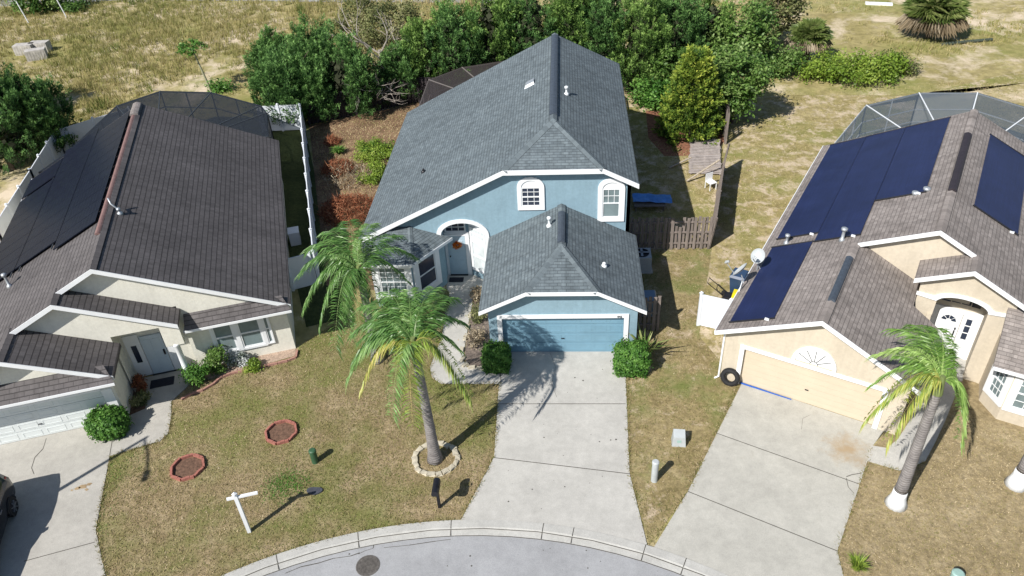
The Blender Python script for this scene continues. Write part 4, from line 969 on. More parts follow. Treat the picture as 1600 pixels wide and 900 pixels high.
dish(-5.2, 26.1, 2.56, -35, 'upper satellite dish on the eave of the tan house, round face showing', .76)
dish(-5.40, 24.75, 2.56, -120, 'lower satellite dish on the eave of the tan house, seen on edge', .9)

# ------------------------------------------------------------------ screen enclosures
M['deckdark'] = plain('shade_dark_pool_deck', (.16, .17, .18), .8, .3, .8)  # deck colour darkened for the shade under the enclosures
def cage(name, label, pts, zt, frame, screen, deckz=.06, pale=None):
    """pts: open outline (world) from house corner round the back to the other house corner"""
    cx = sum(p[0] for p in pts) / len(pts); cy = sum(p[1] for p in pts) / len(pts)
    t_ = thing(name, label, 'screen enclosure', (cx, cy, 0)); q = [(p[0] - cx, p[1] - cy) for p in pts]
    fr = MB(); sc = MB(); rs = MB()
    for a_i, (a, b) in enumerate(zip(q[:-1], q[1:])):
        n = max(1, round(math.dist(a, b) / 2.2))
        for k in range(n + 1):
            p = (a[0] + (b[0] - a[0]) * k / n, a[1] + (b[1] - a[1]) * k / n); fr.beam((*p, .05), (*p, zt), .06, .06)
        for z_ in (.9, zt * .98, zt * .62): fr.beam((*a, z_), (*b, z_), .06, .05)
        if pale == a_i:
            ps = MB(); ps.face([(*a, .05), (*b, .05), (*b, zt), (*a, zt)]); ps.build('pale_panel', M['palescreen'], t_); continue  # one side filled with a paler, denser panel
        sc.face([(*a, .05), (*b, .05), (*b, zt), (*a, zt)])
    # roof: fans from the house side, slightly raised centre
    m = (q[0][0] * .5 + q[-1][0] * .5, q[0][1] * .5 + q[-1][1] * .5); zc = zt + .05
    for a, b in zip(q[:-1], q[1:]):
        rs.face([(*a, zt + .01), (*b, zt + .01), (*m, zc)]); fr.beam((*b, zt), (m[0] * .9 + b[0] * .1, m[1] * .9 + b[1] * .1, zc), .06, .05)
        mid = ((a[0] + b[0]) / 2, (a[1] + b[1]) / 2)
        fr.beam((mid[0] * .55 + m[0] * .45, mid[1] * .55 + m[1] * .45, zt + .03), (b[0] * .55 + m[0] * .45, b[1] * .55 + m[1] * .45, zt + .03), .05, .04)
        fr.beam((mid[0] * .55 + m[0] * .45, mid[1] * .55 + m[1] * .45, zt + .03), (a[0] * .55 + m[0] * .45, a[1] * .55 + m[1] * .45, zt + .03), .05, .04)
    fr.build('frame', frame, t_); sc.build('side_screen', screen, t_); rs.build('roof_screen', screen, t_)
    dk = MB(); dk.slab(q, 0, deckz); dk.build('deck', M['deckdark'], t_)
    return t_
A0 = FL.world(-15.0, 41.55); A1 = FL.world(-3.3, 41.55)
cage('screen_enclosure', 'dark bronze screen enclosure behind the cream house', [A0[:2], P(102, 240, 2.8), P(182, 165, 2.8), P(250, 142, 2.8), P(330, 144, 2.8), P(408, 165, 2.8), (-17.3, 41.6), A1[:2]], 2.8, M['framed'], M['scrD'])
M['palescreen'] = screenmat('pale_panel_screen', (.5, .54, .56), .75)
A0 = FR.world(-5.0, 38.45); A1 = FR.world(6.2, 38.45)
cage('screen_enclosure', 'pale grey screen enclosure with white frame behind the tan house', [A0[:2], FR.world(-4.5, 44.0)[:2], FR.world(-2.25, 46.9)[:2], FR.world(.57, 48.2)[:2], FR.world(3.4, 46.9)[:2], FR.world(6.2, 44.2)[:2], A1[:2]], 2.65, M['frame'], M['scrL'], pale=2)
cage('screen_enclosure', 'brown screen enclosure half hidden behind the blue roof', [(-8.5, 41.7), (-8.5, 46.6), (-6.6, 48.6), (-3.8, 49.6), (.5, 49.6), (2.4, 47), (2.4, 41.7)], 2.6, plain('weathered_bronze', (.2, .18, .17), .5), screenmat('brown_screen', (.06, .05, .05), .6))

# ------------------------------------------------------------------ fences
def vinylfence(label, pts, h=1.75, step=2.0, group='white vinyl fences'):
    o = pts[0]; t_ = thing('vinyl_fence', label, 'fence', (o[0], o[1], 0)); t_['group'] = group
    for a, b in zip(pts[:-1], pts[1:]):
        L_ = math.dist(a, b); n = max(1, round(L_ / step)); d = ((b[0] - a[0]) / L_, (b[1] - a[1]) / L_)
        for k in range(n):
            p = (a[0] - o[0] + (b[0] - a[0]) * k / n, a[1] - o[1] + (b[1] - a[1]) * k / n); q = (a[0] - o[0] + (b[0] - a[0]) * (k + 1) / n, a[1] - o[1] + (b[1] - a[1]) * (k + 1) / n)
            m = MB(); m.beam((*p, h / 2), (*q, h / 2), .022, h - .1, 0)
            m.beam((*p, h - .06), (*q, h - .06), .05, .10); m.beam((*p, .12), (*q, .12), .05, .13); m.beam((*p, h * .62), (*q, h * .62), .035, .05)
            s_ = (q[0] - p[0], q[1] - p[1]); l2 = math.hypot(*s_)
            for j in range(1, int(l2 / .18)):
                c = (p[0] + s_[0] * j * .18 / l2, p[1] + s_[1] * j * .18 / l2, 0)
                m.beam((c[0], c[1], .15), (c[0], c[1], h - .12), .012, .03, 0, (d[0], d[1], 0))
            m.build('panel', M['vinylw'], t_)
            w_ = MB(); w_.box(p[0] - .06, p[0] + .06, p[1] - .06, p[1] + .06, 0, h + .05); w_.lathe([(.09, 0), (.09, .03), (.01, .09)], 4, 0, (p[0], p[1], h + .05)); w_.build('post', M['vinylw'], t_)
        w_ = MB(); e = (b[0] - o[0], b[1] - o[1]); w_.box(e[0] - .06, e[0] + .06, e[1] - .06, e[1] + .06, 0, h + .05); w_.lathe([(.09, 0), (.09, .03), (.01, .09)], 4, 0, (e[0], e[1], h + .05)); w_.build('post', M['vinylw'], t_)
    return t_
vinylfence('long white vinyl fence between the cream house and the blue house', [(-11.35, 28.5), (-16.55, 45.1)])
vinylfence('short white vinyl fence closing the gap in front, right of the cream house', [(-12.45, 27.95), (-11.5, 28.4)], step=1.1)
vinylfence('white vinyl fence panels at the back, beside the dark enclosure and cedar clump', [(-19.3, 45.1), (-16.7, 45.25)], step=1.5)
vinylfence('bluish white vinyl fence running along the left side of the cream house', [P(-40, 440, 0), (-28.1, 31.2), (-29.6, 37), (-31.0, 42.2), (-27.8, 45.4)])
vinylfence('short white vinyl fence with one post, left of the tan house', [(5.45, 25.3), (6.55, 24.85)], h=1.62, step=1.2)
def woodfence(label, pts, h=1.8, pw=.135, mat=None, gap=.04, lean=0, jag=.05, group='weathered wooden fences', name='wooden_fence', cut=None, sb=.045):
    mat = mat or M['wood']; o = pts[0]; t_ = thing(name, label, 'fence', (o[0], o[1], 0)); t_['group'] = group
    pk = MB(); rl_ = MB(); ps = MB()
    for a, b in zip(pts[:-1], pts[1:]):
        L_ = math.dist(a, b); d = ((b[0] - a[0]) / L_, (b[1] - a[1]) / L_); nrm = (-d[1], d[0]); n = int(L_ / (.14 + gap))
        a_ = (a[0] - o[0], a[1] - o[1])
        for k in range(n + 1):
            s_ = k * L_ / max(1, n); side = sb if k % 2 else -sb; hh = h + rnd.uniform(-jag, jag) * .6; ti = rnd.uniform(-.02, .02)
            if cut and cut(k, n): hh = cut(k, n) * h
            p0 = (a_[0] + d[0] * s_ + nrm[0] * side, a_[1] + d[1] * s_ + nrm[1] * side, .04); p1 = (p0[0] + d[0] * ti + nrm[0] * lean * hh, p0[1] + d[1] * ti + nrm[1] * lean * hh, hh)
            pk.beam(p0, p1, .02, pw, 0, (d[0], d[1], 0))
        for z_ in (.35, .95, 1.5):
            rl_.beam((a_[0] + nrm[0] * lean * z_, a_[1] + nrm[1] * lean * z_, z_), (a_[0] + d[0] * L_ + nrm[0] * lean * z_, a_[1] + d[1] * L_ + nrm[1] * lean * z_, z_), .05, .08)
        m_ = max(1, round(L_ / 2.4))
        for k in range(m_ + 1):
            p = (a_[0] + d[0] * L_ * k / m_, a_[1] + d[1] * L_ * k / m_); q = MB(); q.beam((*p, 0), (p[0] + nrm[0] * lean * h, p[1] + nrm[1] * lean * h, h), .09, .09); q.build('post', mat, t_)
    pk.build('pickets', mat, t_); rl_.build('rail', mat, t_)
    return t_
woodfence('shadowbox wooden fence beside the blue house, in front of the blue tarp', [(2.9, 31.0), (6.72, 31.0)], h=1.75, gap=.03, cut=lambda k, n: (.72 if 13 <= k <= 14 else 0))
woodfence('leaning wooden fence running back along the right of the blue yard', [(6.74, 31.0), (7.9, 36.0), (8.6, 38.6)], h=1.75, gap=.0, lean=-.12, pw=.16, sb=.004)
woodfence('short wooden fence stub beside the blue garage, in front of the wheeled bin', [(2.85, 24.95), (3.75, 24.95)], h=1.75, gap=.02)
woodfence('wooden fence, shade-dark in colour, along the back of the blue yard under the cedars', [(-16.5, 46.0), (-10.0, 49.2), (-8.4, 49.0)], h=1.8, gap=.0, mat=M['woodshade'])
woodfence('lone wooden fence section seen end-on beside the golden conifer', [(9.36, 42.0), (9.9, 46.5)], h=1.9, gap=.0)
# fallen panels
def fallen(label, cx, cy, w_, l_, rz, z0, z1):
    t_ = thing('fallen_fence_panel', label, 'fence panel', (cx, cy, 0), rz, 'fallen fence panels in the blue yard')
    m = MB(); n = int(l_ / .15)
    for k in range(n):
        y = -l_ / 2 + (k + .5) * l_ / n; z = z0 + (z1 - z0) * k / n; e = rnd.uniform(-.03, .03)
        m.hexa([(-w_ / 2 + e, y - .055, z), (w_ / 2 + e, y - .055, z), (w_ / 2 + e, y + .055, z), (-w_ / 2 + e, y + .055, z), (-w_ / 2 + e, y - .055, z + .025), (w_ / 2 + e, y - .055, z + .025), (w_ / 2 + e, y + .055, z + .025), (-w_ / 2 + e, y + .055, z + .025)])
    m.build('slats', plain('sun_bleached_slats', (.36, .32, .30), .9, .25, 5), t_)
    r_ = MB()
    for x in (-w_ / 2 + .1, 0, w_ / 2 - .1): r_.beam((x, -l_ / 2, z0 - .03), (x, l_ / 2, z1 - .03), .08, .05)
    r_.build('rail', M['wood'], t_)
fallen('upper of two bleached fence panels lying by the leaning fence', 8.05, 41.1, 1.7, 2.0, math.radians(-8), .15, .35)
fallen('lower of two bleached fence panels, crossed by a loose pale timber', 7.75, 39.15, 1.75, 1.9, math.radians(-6), .12, .3)
def timber(label, a, b, w_=.1):
    cx, cy = (a[0] + b[0]) / 2, (a[1] + b[1]) / 2
    m = MB(); m.beam((a[0] - cx, a[1] - cy, a[2]), (b[0] - cx, b[1] - cy, b[2]), w_, .05); o = m.build('loose_timber', M['woodpale']); o.location = (cx, cy, 0); tag(o, label, 'timber')
timber('pale timber leaning across the lower fallen fence panel', (*P(1073, 283, .1), .1), (*P(1124, 250, .9), .9))
timber('weathered timber lying left of the upper fallen fence panel', (*P(1046, 262, .1), .1), (*P(1080, 246, .3), .3), .09)

# ------------------------------------------------------------------ utility items
tp = MB(); T0 = [P(988, 303, .5), P(1038, 307, .5), P(1049, 318, .45), P(1038, 322, .4), P(988, 316, .5)]
nx, ny = 14, 6
grid = [[(T0[0][0] + (T0[1][0] + .35 - T0[0][0]) * i / nx, T0[4][1] + .1 - .12 * i / nx + (T0[0][1] - T0[4][1]) * j / ny, .46 + .02 * math.sin(i * 1.3 + j) + .03 * math.sin(j * 1.1 + i * .4)) for i in range(nx + 1)] for j in range(ny + 1)]
for j in range(ny):
    for i in range(nx): tp.face([grid[j][i], grid[j][i + 1], grid[j + 1][i + 1], grid[j + 1][i]])
def recentre(o):
    me = o.data; n = len(me.vertices); a = np.empty(n * 3); me.vertices.foreach_get('co', a); a = a.reshape(-1, 3)
    c = np.array([(a[:, 0].min() + a[:, 0].max()) / 2, (a[:, 1].min() + a[:, 1].max()) / 2, 0]); a -= c; me.vertices.foreach_set('co', a.reshape(-1)); o.location = Vector(c) + o.location; me.update(); return o
tag(recentre(tp.build('tarp', M['tarp'])), 'bright blue tarp spread over a low table beside the blue house', 'tarp')
tb = thing('patio_table', 'low dark table under the blue tarp', 'table', (4.3, 34.8, 0)); q = MB(); q.box(-.8, .8, -.35, .35, .3, .34); q.build('tabletop', M['wood'], tb)
for sx in (-.7, .7):
    for sy in (-.28, .28): q = MB(); q.box(sx - .03, sx + .03, sy - .03, sy + .03, 0, .3); q.build('leg', M['wood'], tb)
def acunit(x, y, label):
    t_ = thing('air_conditioner', label, 'air conditioner', (x, y, 0)); m = MB(); m.box(-.42, .42, -.42, .42, .06, .82); m.build('cabinet', M['greybox'], t_, bevel=.02)
    g_ = MB()
    for k in range(9): g_.box(-.425, .425, -.43, .43, .12 + k * .075, .13 + k * .075)
    g_.build('grille', M['metal'], t_); f = MB(); f.lathe([(.34, .82), (.34, .85), (.30, .86), (.3, .83)], 24); f.build('fan_guard', M['black'], t_)
    b_ = MB()
    for k in range(4): a = k * PI / 2; b_.beam((0, 0, .87), (.32 * math.cos(a), .32 * math.sin(a), .87), .1, .01)
    b_.build('fan_blade', M['metal'], t_); p = MB(); p.box(-.5, .5, -.5, .5, 0, .06); p.build('pad', M['kerb'], t_)
acunit(3.45, 29.5, 'grey air conditioner in the shade right of the blue house')
def bin_(x, y, rz, mat, label, lid=None):
    t_ = thing('wheeled_bin', label, 'bin', (x, y, 0), rz); m = MB(); m.hexa([(-.24, -.25, .1), (.24, -.25, .1), (.24, .22, .1), (-.24, .22, .1), (-.31, -.36, 1.0), (.31, -.36, 1.0), (.31, .32, 1.0), (-.31, .32, 1.0)]); m.build('body', mat, t_, bevel=.03)
    l = MB(); l.hexa([(-.34, -.40, 1.0), (.34, -.40, 1.0), (.34, .36, 1.0), (-.34, .36, 1.0), (-.28, -.32, 1.09), (.28, -.32, 1.09), (.28, .28, 1.11), (-.28, .28, 1.11)]); l.build('lid', lid or mat, t_, bevel=.02)
    for sx in (-.27, .27): w_ = MB(); w_.tube([(sx - .03, .25, .12), (sx + .03, .25, .12)], .12, 16); w_.build('wheel', M['rubber'], t_)
    h_ = MB(); h_.tube([(-.25, .42, .98), (.25, .42, .98)], .02, 8); h_.build('handle', mat, t_)
bin_(3.42, 26.0, 0, plain('blue_grey_plastic', (.16, .24, .34), .45), 'blue-grey wheeled bin between the blue garage and the fence stub')
bin_(*P(1151, 458, 0)[:2], math.radians(-28), M['bluebin'], 'navy wheeled bin beside the wall of the tan house')
# mower
mx_, my_ = P(1131, 468, 0); t_ = thing('lawn_mower', 'yellow lawn mower with black handle behind the short white fence', 'lawn mower', (mx_, my_, 0), math.radians(-20))
q = MB(); q.hexa([(-.1, -.26, .1), (.75, -.26, .1), (.75, .26, .1), (-.1, .26, .1), (0, -.2, .3), (.65, -.2, .3), (.65, .2, .3), (0, .2, .3)]); q.build('deck', M['black'], t_, bevel=.03)
q = MB(); q.hexa([(.3, -.2, .3), (.75, -.2, .3), (.75, .2, .3), (.3, .2, .3), (.35, -.15, .55), (.7, -.15, .55), (.7, .15, .55), (.35, .15, .55)]); q.build('engine_cover', M['yellow'], t_, bevel=.04)
for sx, sy, r_ in ((-.05, -.3, .13), (-.05, .3, .13), (.7, -.3, .12), (.7, .3, .12)): q = MB(); q.tube([(sx, sy - .03, r_), (sx, sy + .03, r_)], r_, 16); q.build('wheel', M['rubber'], t_)
q = MB(); q.tube([(0, -.2, .3), (-.75, -.2, .85), (-.75, .2, .85), (0, .2, .3)], .018, 8); q.build('handle', M['black'], t_)
# tyre
tx, ty = rot(-4.72, 22.05, DR); tr = MB()
n, m_ = 36, 12
ringp = [[((.27 + .085 * math.cos(2 * PI * j / m_)) * math.cos(2 * PI * i / n), .10 * math.sin(2 * PI * j / m_), .36 + (.27 + .085 * math.cos(2 * PI * j / m_)) * math.sin(2 * PI * i / n)) for j in range(m_)] for i in range(n)]
for i in range(n):
    for j in range(m_): tr.face([ringp[i][j], ringp[(i + 1) % n][j], ringp[(i + 1) % n][(j + 1) % m_], ringp[i][(j + 1) % m_]])
for k in range(60):
    a = 2 * PI * k / 60; c_, s_ = math.cos(a), math.sin(a); tr.beam((.352 * c_, -.06, .36 + .352 * s_), (.352 * c_, .06, .36 + .352 * s_), .015, .02, 0, (c_, 0, s_))
o = tr.build('tyre', M['rubber'], smooth=True); o.location = (tx, ty, 0); o.rotation_euler = (math.radians(-14), 0, math.radians(DR)); tag(o, 'worn black tyre leaning against the left jamb of the tan garage', 'tyre')
o = MB(); o.hexa([(0, -.03, 0), (1.9, -.012, 0), (1.9, .012, 0), (0, .03, 0), (0, -.03, .035), (1.9, -.012, .03), (1.9, .012, .03), (0, .03, .035)]); o = o.build('door_seal_strip', M['bluestrip']); w = rot(-4.36, 22.34, DR); o.location = (w[0], w[1], .036); o.rotation_euler = (0, 0, math.radians(DR)); tag(o, 'blue strip lying along the foot of the tan garage door', 'strip')
# mailbox
mbx, mby = P(687, 793); t_ = thing('mailbox', 'black mailbox on a black post beside the kerb in the front lawn', 'mailbox', (mbx, mby, 0), math.radians(0))
q = MB(); q.box(-.045, .045, -.045, .045, 0, 1.0); q.beam((0, 0, .6), (0, -.25, .95), .05, .05); q.build('post', M['black'], t_)
q = MB(); prof_ = [(-.11, 0), (.11, 0)] + [(.11 * math.cos(PI * k / 8), .12 + .11 * math.sin(PI * k / 8)) for k in range(9)]
for y0_, y1_ in ((-.36, .22),):
    A = [(x, y0_, 1.0 + z) for x, z in prof_]; B_ = [(x, y1_, 1.0 + z) for x, z in prof_]
    for i in range(len(prof_)): j = (i + 1) % len(prof_); q.face([A[i], A[j], B_[j], B_[i]])
    q.face(A[::-1]); q.face(B_)
q.build('box', M['black'], t_); q = MB(); q.box(.115, .125, -.1, -.07, 1.1, 1.28); q.box(.115, .125, -.1, .0, 1.22, 1.28); q.build('flag', M['black'], t_)
# sign post
sx, sy = P(390, 831); t_ = thing('sign_post', 'white sign post with a bare crossarm standing on the front lawn', 'sign post', (sx, sy, 0), math.radians(17))
q = MB(); q.box(-.055, .055, -.055, .055, 0, 1.85); q.build('post', M['white'], t_, bevel=.008)
q = MB(); q.lathe([(.09, 1.85), (.09, 1.89), (.01, 1.96)], 4); q.build('cap', M['white'], t_)
q = MB(); q.box(-.27, .66, -.035, .035, 1.68, 1.76); q.build('crossarm', M['white'], t_, bevel=.006)
# by the sign: dark slab standing in for the crossarm's shadow on the grass
o = MB(); bx_, by_ = P(492, 768); pts_ = [(.23 * math.cos(a) * (1.2), .15 * math.sin(a) * (1 + .15 * math.sin(3 * a))) for a in np.linspace(0, 2 * PI, 14)[:-1]]; o.slab(pts_, .012, .07); o = o.build('arm_shadow_slab', plain('arm_shadow_dark', (.05, .055, .07), .8, .3, 8)); o.location = (bx_, by_, 0); tag(o, 'dark flat slab standing for the crossarm shadow in the green patch of the front lawn', 'stone')
def bollard(px, py, h, r_, mat, label, cat='marker'):
    x, y = P(px, py); q = MB(); q.lathe([(r_ * 1.05, 0), (r_, .03), (r_, h - .1), (r_ * 1.08, h - .1), (r_ * 1.08, h - .02), (r_ * .8, h + .015)], 20); o = q.build('utility_marker', mat, smooth=False); o.location = (x, y, 0); tag(o, label, cat, 'utility markers on the lawns')
bollard(493, 722, .62, .12, M['greenbox'], 'dark green utility marker right of the brick planters')
bollard(1022, 751, .95, .11, M['greybox'], 'tall pale grey utility marker on the strip between two driveways')
bollard(1490, 911, .5, .16, M['palegreen'], 'pale green utility marker at the bottom edge of the tan lawn')
x, y = P(1060, 692); t_ = thing('utility_box', 'light grey utility box with a sloped top between the driveways', 'utility box', (x, y, 0), math.radians(-4))
q = MB(); q.hexa([(-.24, -.2, 0), (.24, -.2, 0), (.24, .2, 0), (-.24, .2, 0), (-.2, -.15, .42), (.2, -.15, .42), (.2, .18, .5), (-.2, .18, .5)]); q.build('cabinet', M['greybox'], t_, bevel=.015)
q = MB(); q.hexa([(-.07, -.185, .2), (.07, -.185, .2), (.07, -.175, .2), (-.07, -.175, .2), (-.07, -.17, .3), (.07, -.17, .3), (.07, -.16, .3), (-.07, -.16, .3)]); q.build('sticker', M['palegreen'], t_)
# manhole
x, y = P(575, 884); t_ = thing('manhole_cover', 'round cast-iron manhole cover with waffle pattern in the road', 'manhole cover', (x, y, .006))
q = MB(); q.lathe([(.37, 0), (.37, .008), (.33, .010), (.33, .004)], 36); q.build('ring', M['steel'], t_)
q = MB(); q.lathe([(.325, .002), (.325, .006)], 36)
for i in range(-7, 8):
    for j in range(-7, 8):
        if math.hypot(i, j) * .042 < .29: q.box(i * .042 - .014, i * .042 + .014, j * .042 - .014, j * .042 + .014, .006, .013)
q.build('cover', M['steel'], t_)
# doormats and wreath
for (x, y, rz, w_, l_, lab) in ((-5.0, 28.62, 0, .66, .36, 'dark doormat in front of the pale blue front door'), (*rot(-8.35, 25.75, DL), math.radians(DL), .9, .5, 'dark doormat on the shaded porch of the cream house')):
    q = MB(); q.box(-w_ / 2, w_ / 2, -l_ / 2, l_ / 2, .04, .055); o = q.build('doormat', M['matdoor'], bevel=.004); o.location = (x, y, 0); o.rotation_euler = (0, 0, rz); tag(o, lab, 'doormat')
n = 500; r_ = np.random.default_rng(3); a = r_.uniform(0, 2 * PI, n); rr = .13 + r_.normal(0, .04, n); cen = np.stack([rr * np.cos(a), -.04 + r_.uniform(-.04, .02, n), rr * np.sin(a)], 1)
o = soup('wreath', leafcards(cen, .035, r_), r_.uniform(0, 1, n), tinted('orange_wreath', [(0, (.35, .05, .01)), (.5, (.8, .2, .02)), (1, (.95, .45, .1))], .7, .2), quads=True); o.location = (-4.85, 29.0, 1.72); tag(o, 'orange autumn wreath hanging on the pale blue front door', 'wreath')
# white garden chair by the fence
x, y = P(1110, 295); t_ = thing('garden_chair', 'small white plastic chair tipped beside the leaning fence', 'chair', (x, y, 0), .5)
q = MB(); q.box(-.22, .22, -.22, .22, .4, .43); q.build('seat', M['white'], t_); q = MB(); q.box(-.22, .22, .2, .23, .43, .85); q.build('backrest', M['white'], t_)
for a in (-.2, .2):
    for b in (-.2, .2): q = MB(); q.box(a - .02, a + .02, b - .02, b + .02, 0, .4); q.build('leg', M['white'], t_)
# grey box behind L house right wall
x, y = FL.world(-2.7, 34.6)[:2]; t_ = thing('utility_box', 'small white box on the shaded right wall of the cream house', 'utility box', (x, y, 0), math.radians(DL)); q = MB(); q.box(-.25, .25, -.3, .3, .0, .7); q.build('cabinet', M['vinylw'], t_, bevel=.02); q = MB(); q.box(-.27, .27, -.32, .32, .7, .74); q.build('lid', M['vinylw'], t_)
# street lamp (outside the frame on the left, throws the long shadow over the drive)
bx_, by_ = -15.36 - 8 * SHX, 18.95 - 8 * SHY; t_ = thing('street_lamp', 'tall street lamp beside the left driveway', 'street lamp', (bx_, by_, 0))
q = MB(); q.tube([(0, 0, 0), (0, 0, 4), (0, 0, 8)], [.11, .09, .06], 12); q.build('pole', M['metal'], t_)
q = MB(); q.tube([(0, 0, 7.9), (.35, -.9, 8.05), (.68, -1.6, 8.0)], .04, 8); q.build('arm', M['metal'], t_)
q = MB(); q.hexa([(.6, -1.55, 7.93), (.78, -1.6, 7.93), (.88, -2.0, 7.93), (.7, -2.02, 7.93), (.62, -1.55, 8.06), (.76, -1.6, 8.06), (.84, -1.95, 8.03), (.72, -1.97, 8.03)]); q.build('lamp_head', M['metal'], t_)

# ------------------------------------------------------------------ car
def car():
    cyaw = math.radians(18.4); hd = (.315, -.949)     # heading towards the camera side
    # rear right roof corner stands over (-18.83,15.87); x local = right side, y local = back->front negative
    t_ = thing('parked_car', 'black hatchback parked on the left driveway, only its rear corner in view', 'car', (-19.30, 15.38, 0), cyaw)
    # local: +x = right side of car as seen, +y = rear
    hw = .88
    st = [(.62, .80, .36, .84, .95, .62, 1.0), (.60, .84, .30, .86, .98, .66, 1.28), (.45, .87, .26, .88, .98, .70, 1.50), (.0, .88, .24, .89, .97, .72, 1.58), (-.9, .88, .24, .89, .96, .73, 1.62), (-1.6, .88, .24, .89, .95, .72, 1.58), (-2.3, .88, .24, .88, .93, .68, 1.30), (-2.75, .88, .24, .87, .92, .64, 1.02), (-3.4, .86, .26, .84, .86, .6, .93), (-3.75, .80, .3, .78, .7, .55, .76)]
    b = MB(); rings = []
    for y, wl, zl_, wb, zb, wt, zt in st:
        half = [(wl * .9, zl_), (wl, zl_ + .12), (wb, (zl_ + zb) / 2), (wb, zb), (wt + .03, zt - .06), (wt - .06, zt), (0, zt + .02)]
        rings.append([(x, y, z) for x, z in half] + [(-x, y, z) for x, z in half[-2::-1]])
    for i in range(len(rings) - 1):
        for k in range(len(rings[0]) - 1): b.face([rings[i][k], rings[i][k + 1], rings[i + 1][k + 1], rings[i + 1][k]])
    b.face(rings[0][::-1]); b.face(rings[-1])
    b.build('body', M['carpaint'], t_, smooth=True)
    for y in (.12 - .25, -2.85):
        for sx in (1, -1):
            w_ = MB(); w_.tube([(sx * .72, y, .33), (sx * .92, y, .33)], .33, 24); W_ = w_.build('wheel', M['rubber'], t_)
            r_ = MB(); r_.tube([(sx * .921, y, .33), (sx * .927, y, .33)], .22, 20)
            r_.build('rim', M['black'], W_)
            s_ = MB()
            for k in range(7): a = 2 * PI * k / 7; s_.beam((sx * .932, y, .33), (sx * .935, y + .2 * math.cos(a), .33 + .2 * math.sin(a)), .02, .05, 0, (sx, 0, 0))
            s_.tube([(sx * .93, y, .33), (sx * .94, y, .33)], .06, 12); s_.build('spoke', M['chrome'], W_)
            ar = MB(); A = [(y + .40 * math.cos(PI * k / 12 + .0), .33 + .40 * math.sin(PI * k / 12)) for k in range(13)]; B_ = [(y + .35 * math.cos(PI * k / 12), .33 + .35 * math.sin(PI * k / 12)) for k in range(13)]
            for k in range(12): ar.hexa([(sx * .86, *A[k]), (sx * .86, *A[k + 1]), (sx * .86, *B_[k + 1]), (sx * .86, *B_[k]), (sx * .915, *A[k]), (sx * .915, *A[k + 1]), (sx * .915, *B_[k + 1]), (sx * .915, *B_[k])])
            ar.build('wheel_arch', M['carpaint'], t_)
    for sx in (1, -1):
        g_ = MB(); 
        for y0, y1 in ((.38, -.05), (-.1, -1.05), (-1.12, -1.95)):
            g_.face([(sx * .885, y0, 1.0), (sx * .885, y1, 1.0), (sx * .755, y1 + (.0 if y1 > -1.9 else .1), 1.46 if y1 > -1.9 else 1.36), (sx * .755, y0 - .06, 1.45)][::sx])
        g_.build('side_window', M['glassd'], t_)
        l = MB(); l.hexa([(sx * .62, .60, .98), (sx * .86, .48, .98), (sx * .86, .3, .98), (sx * .6, .4, .98), (sx * .60, .62, 1.16), (sx * .84, .5, 1.14), (sx * .84, .36, 1.12), (sx * .6, .4, 1.12)]); l.build('tail_light', M['redlamp'], t_)
        m = MB(); m.hexa([(sx * .88, -1.75, 1.0), (sx * 1.08, -1.72, 1.0), (sx * 1.08, -1.86, 1.0), (sx * .88, -1.86, 1.0), (sx * .88, -1.75, 1.12), (sx * 1.08, -1.72, 1.14), (sx * 1.08, -1.84, 1.14), (sx * .88, -1.86, 1.12)]); m.build('mirror', M['carpaint'], t_)
        hn = MB(); hn.box(sx * .895, sx * .915, -.9, -.72, .85, .88); hn.build('handle', M['chrome'], t_)
    g_ = MB(); g_.face([(-.66, .635, 1.02), (.66, .635, 1.02), (.62, .56, 1.36), (-.62, .56, 1.36)]); g_.build('rear_window', M['glassd'], t_)
    g_ = MB(); g_.face([(-.66, -2.72, 1.06), (.66, -2.72, 1.06), (.66, -1.85, 1.53), (-.66, -1.85, 1.53)][::-1]); g_.build('windscreen', M['glassd'], t_)
car()

# ------------------------------------------------------------------ beds, edging
g = MB(); bedB = [(-4.1, 23.3), (-3.9, 22.8), (-3.0, 22.75), (-3.05, 28.3), (-4.0, 28.05), (-4.1, 25.7)]; g.flat(bedB, .020); struct(g.build('mulch_bed', plain('grey_brown_mulch', (.16, .13, .11), .95, .5, 12, bmp=1, bs=20)))
bedL = [P(285, 605), P(345, 588), P(400, 574), P(462, 556), P(462, 546), LD(-3.1, 26.2), LD(-6.9, 26.2), LD(-7.2, 25.4)]; g = MB(); g.flat(bedL, .020); struct(g.build('gravel_bed', M['gravel']))
g = MB(); g.flat([LD(-9.42, 24.2), LD(-9.42, 26.2), LD(-8.95, 25.6), LD(-8.85, 24.4)], .045); struct(g.build('mulch_bed', M['mulch']))
def stoneblock(w_, l_, h_, seed, c=0):
    r_ = random.Random(seed); q = MB(); j = lambda: r_.uniform(-.02, .02)
    q.hexa([(-w_ / 2 + j(), -l_ / 2 + j(), 0), (w_ / 2 + j(), -l_ / 2 + j(), 0), (w_ / 2 + j(), l_ / 2 + j(), 0), (-w_ / 2 + j(), l_ / 2 + j(), 0), (-w_ / 2 * .9 + j(), -l_ / 2 * .85 + j(), h_ + j()), (w_ / 2 * .9 + j(), -l_ / 2 * .85 + j(), h_ + j()), (w_ / 2 * .9 + j(), l_ / 2 * .85 + j(), h_), (-w_ / 2 * .9 + j(), l_ / 2 * .85 + j(), h_)])
    return q
proto = stoneblock(.24, .16, .08, 1).build('edging_stone', M['stone'], bevel=.015)
lab = 'pale edging stone in the ring around the trunk of the front palm'
tag(proto, lab, 'stone', 'stones ringed around the front palm')
cx, cy = -4.56, 17.98; nst = 18
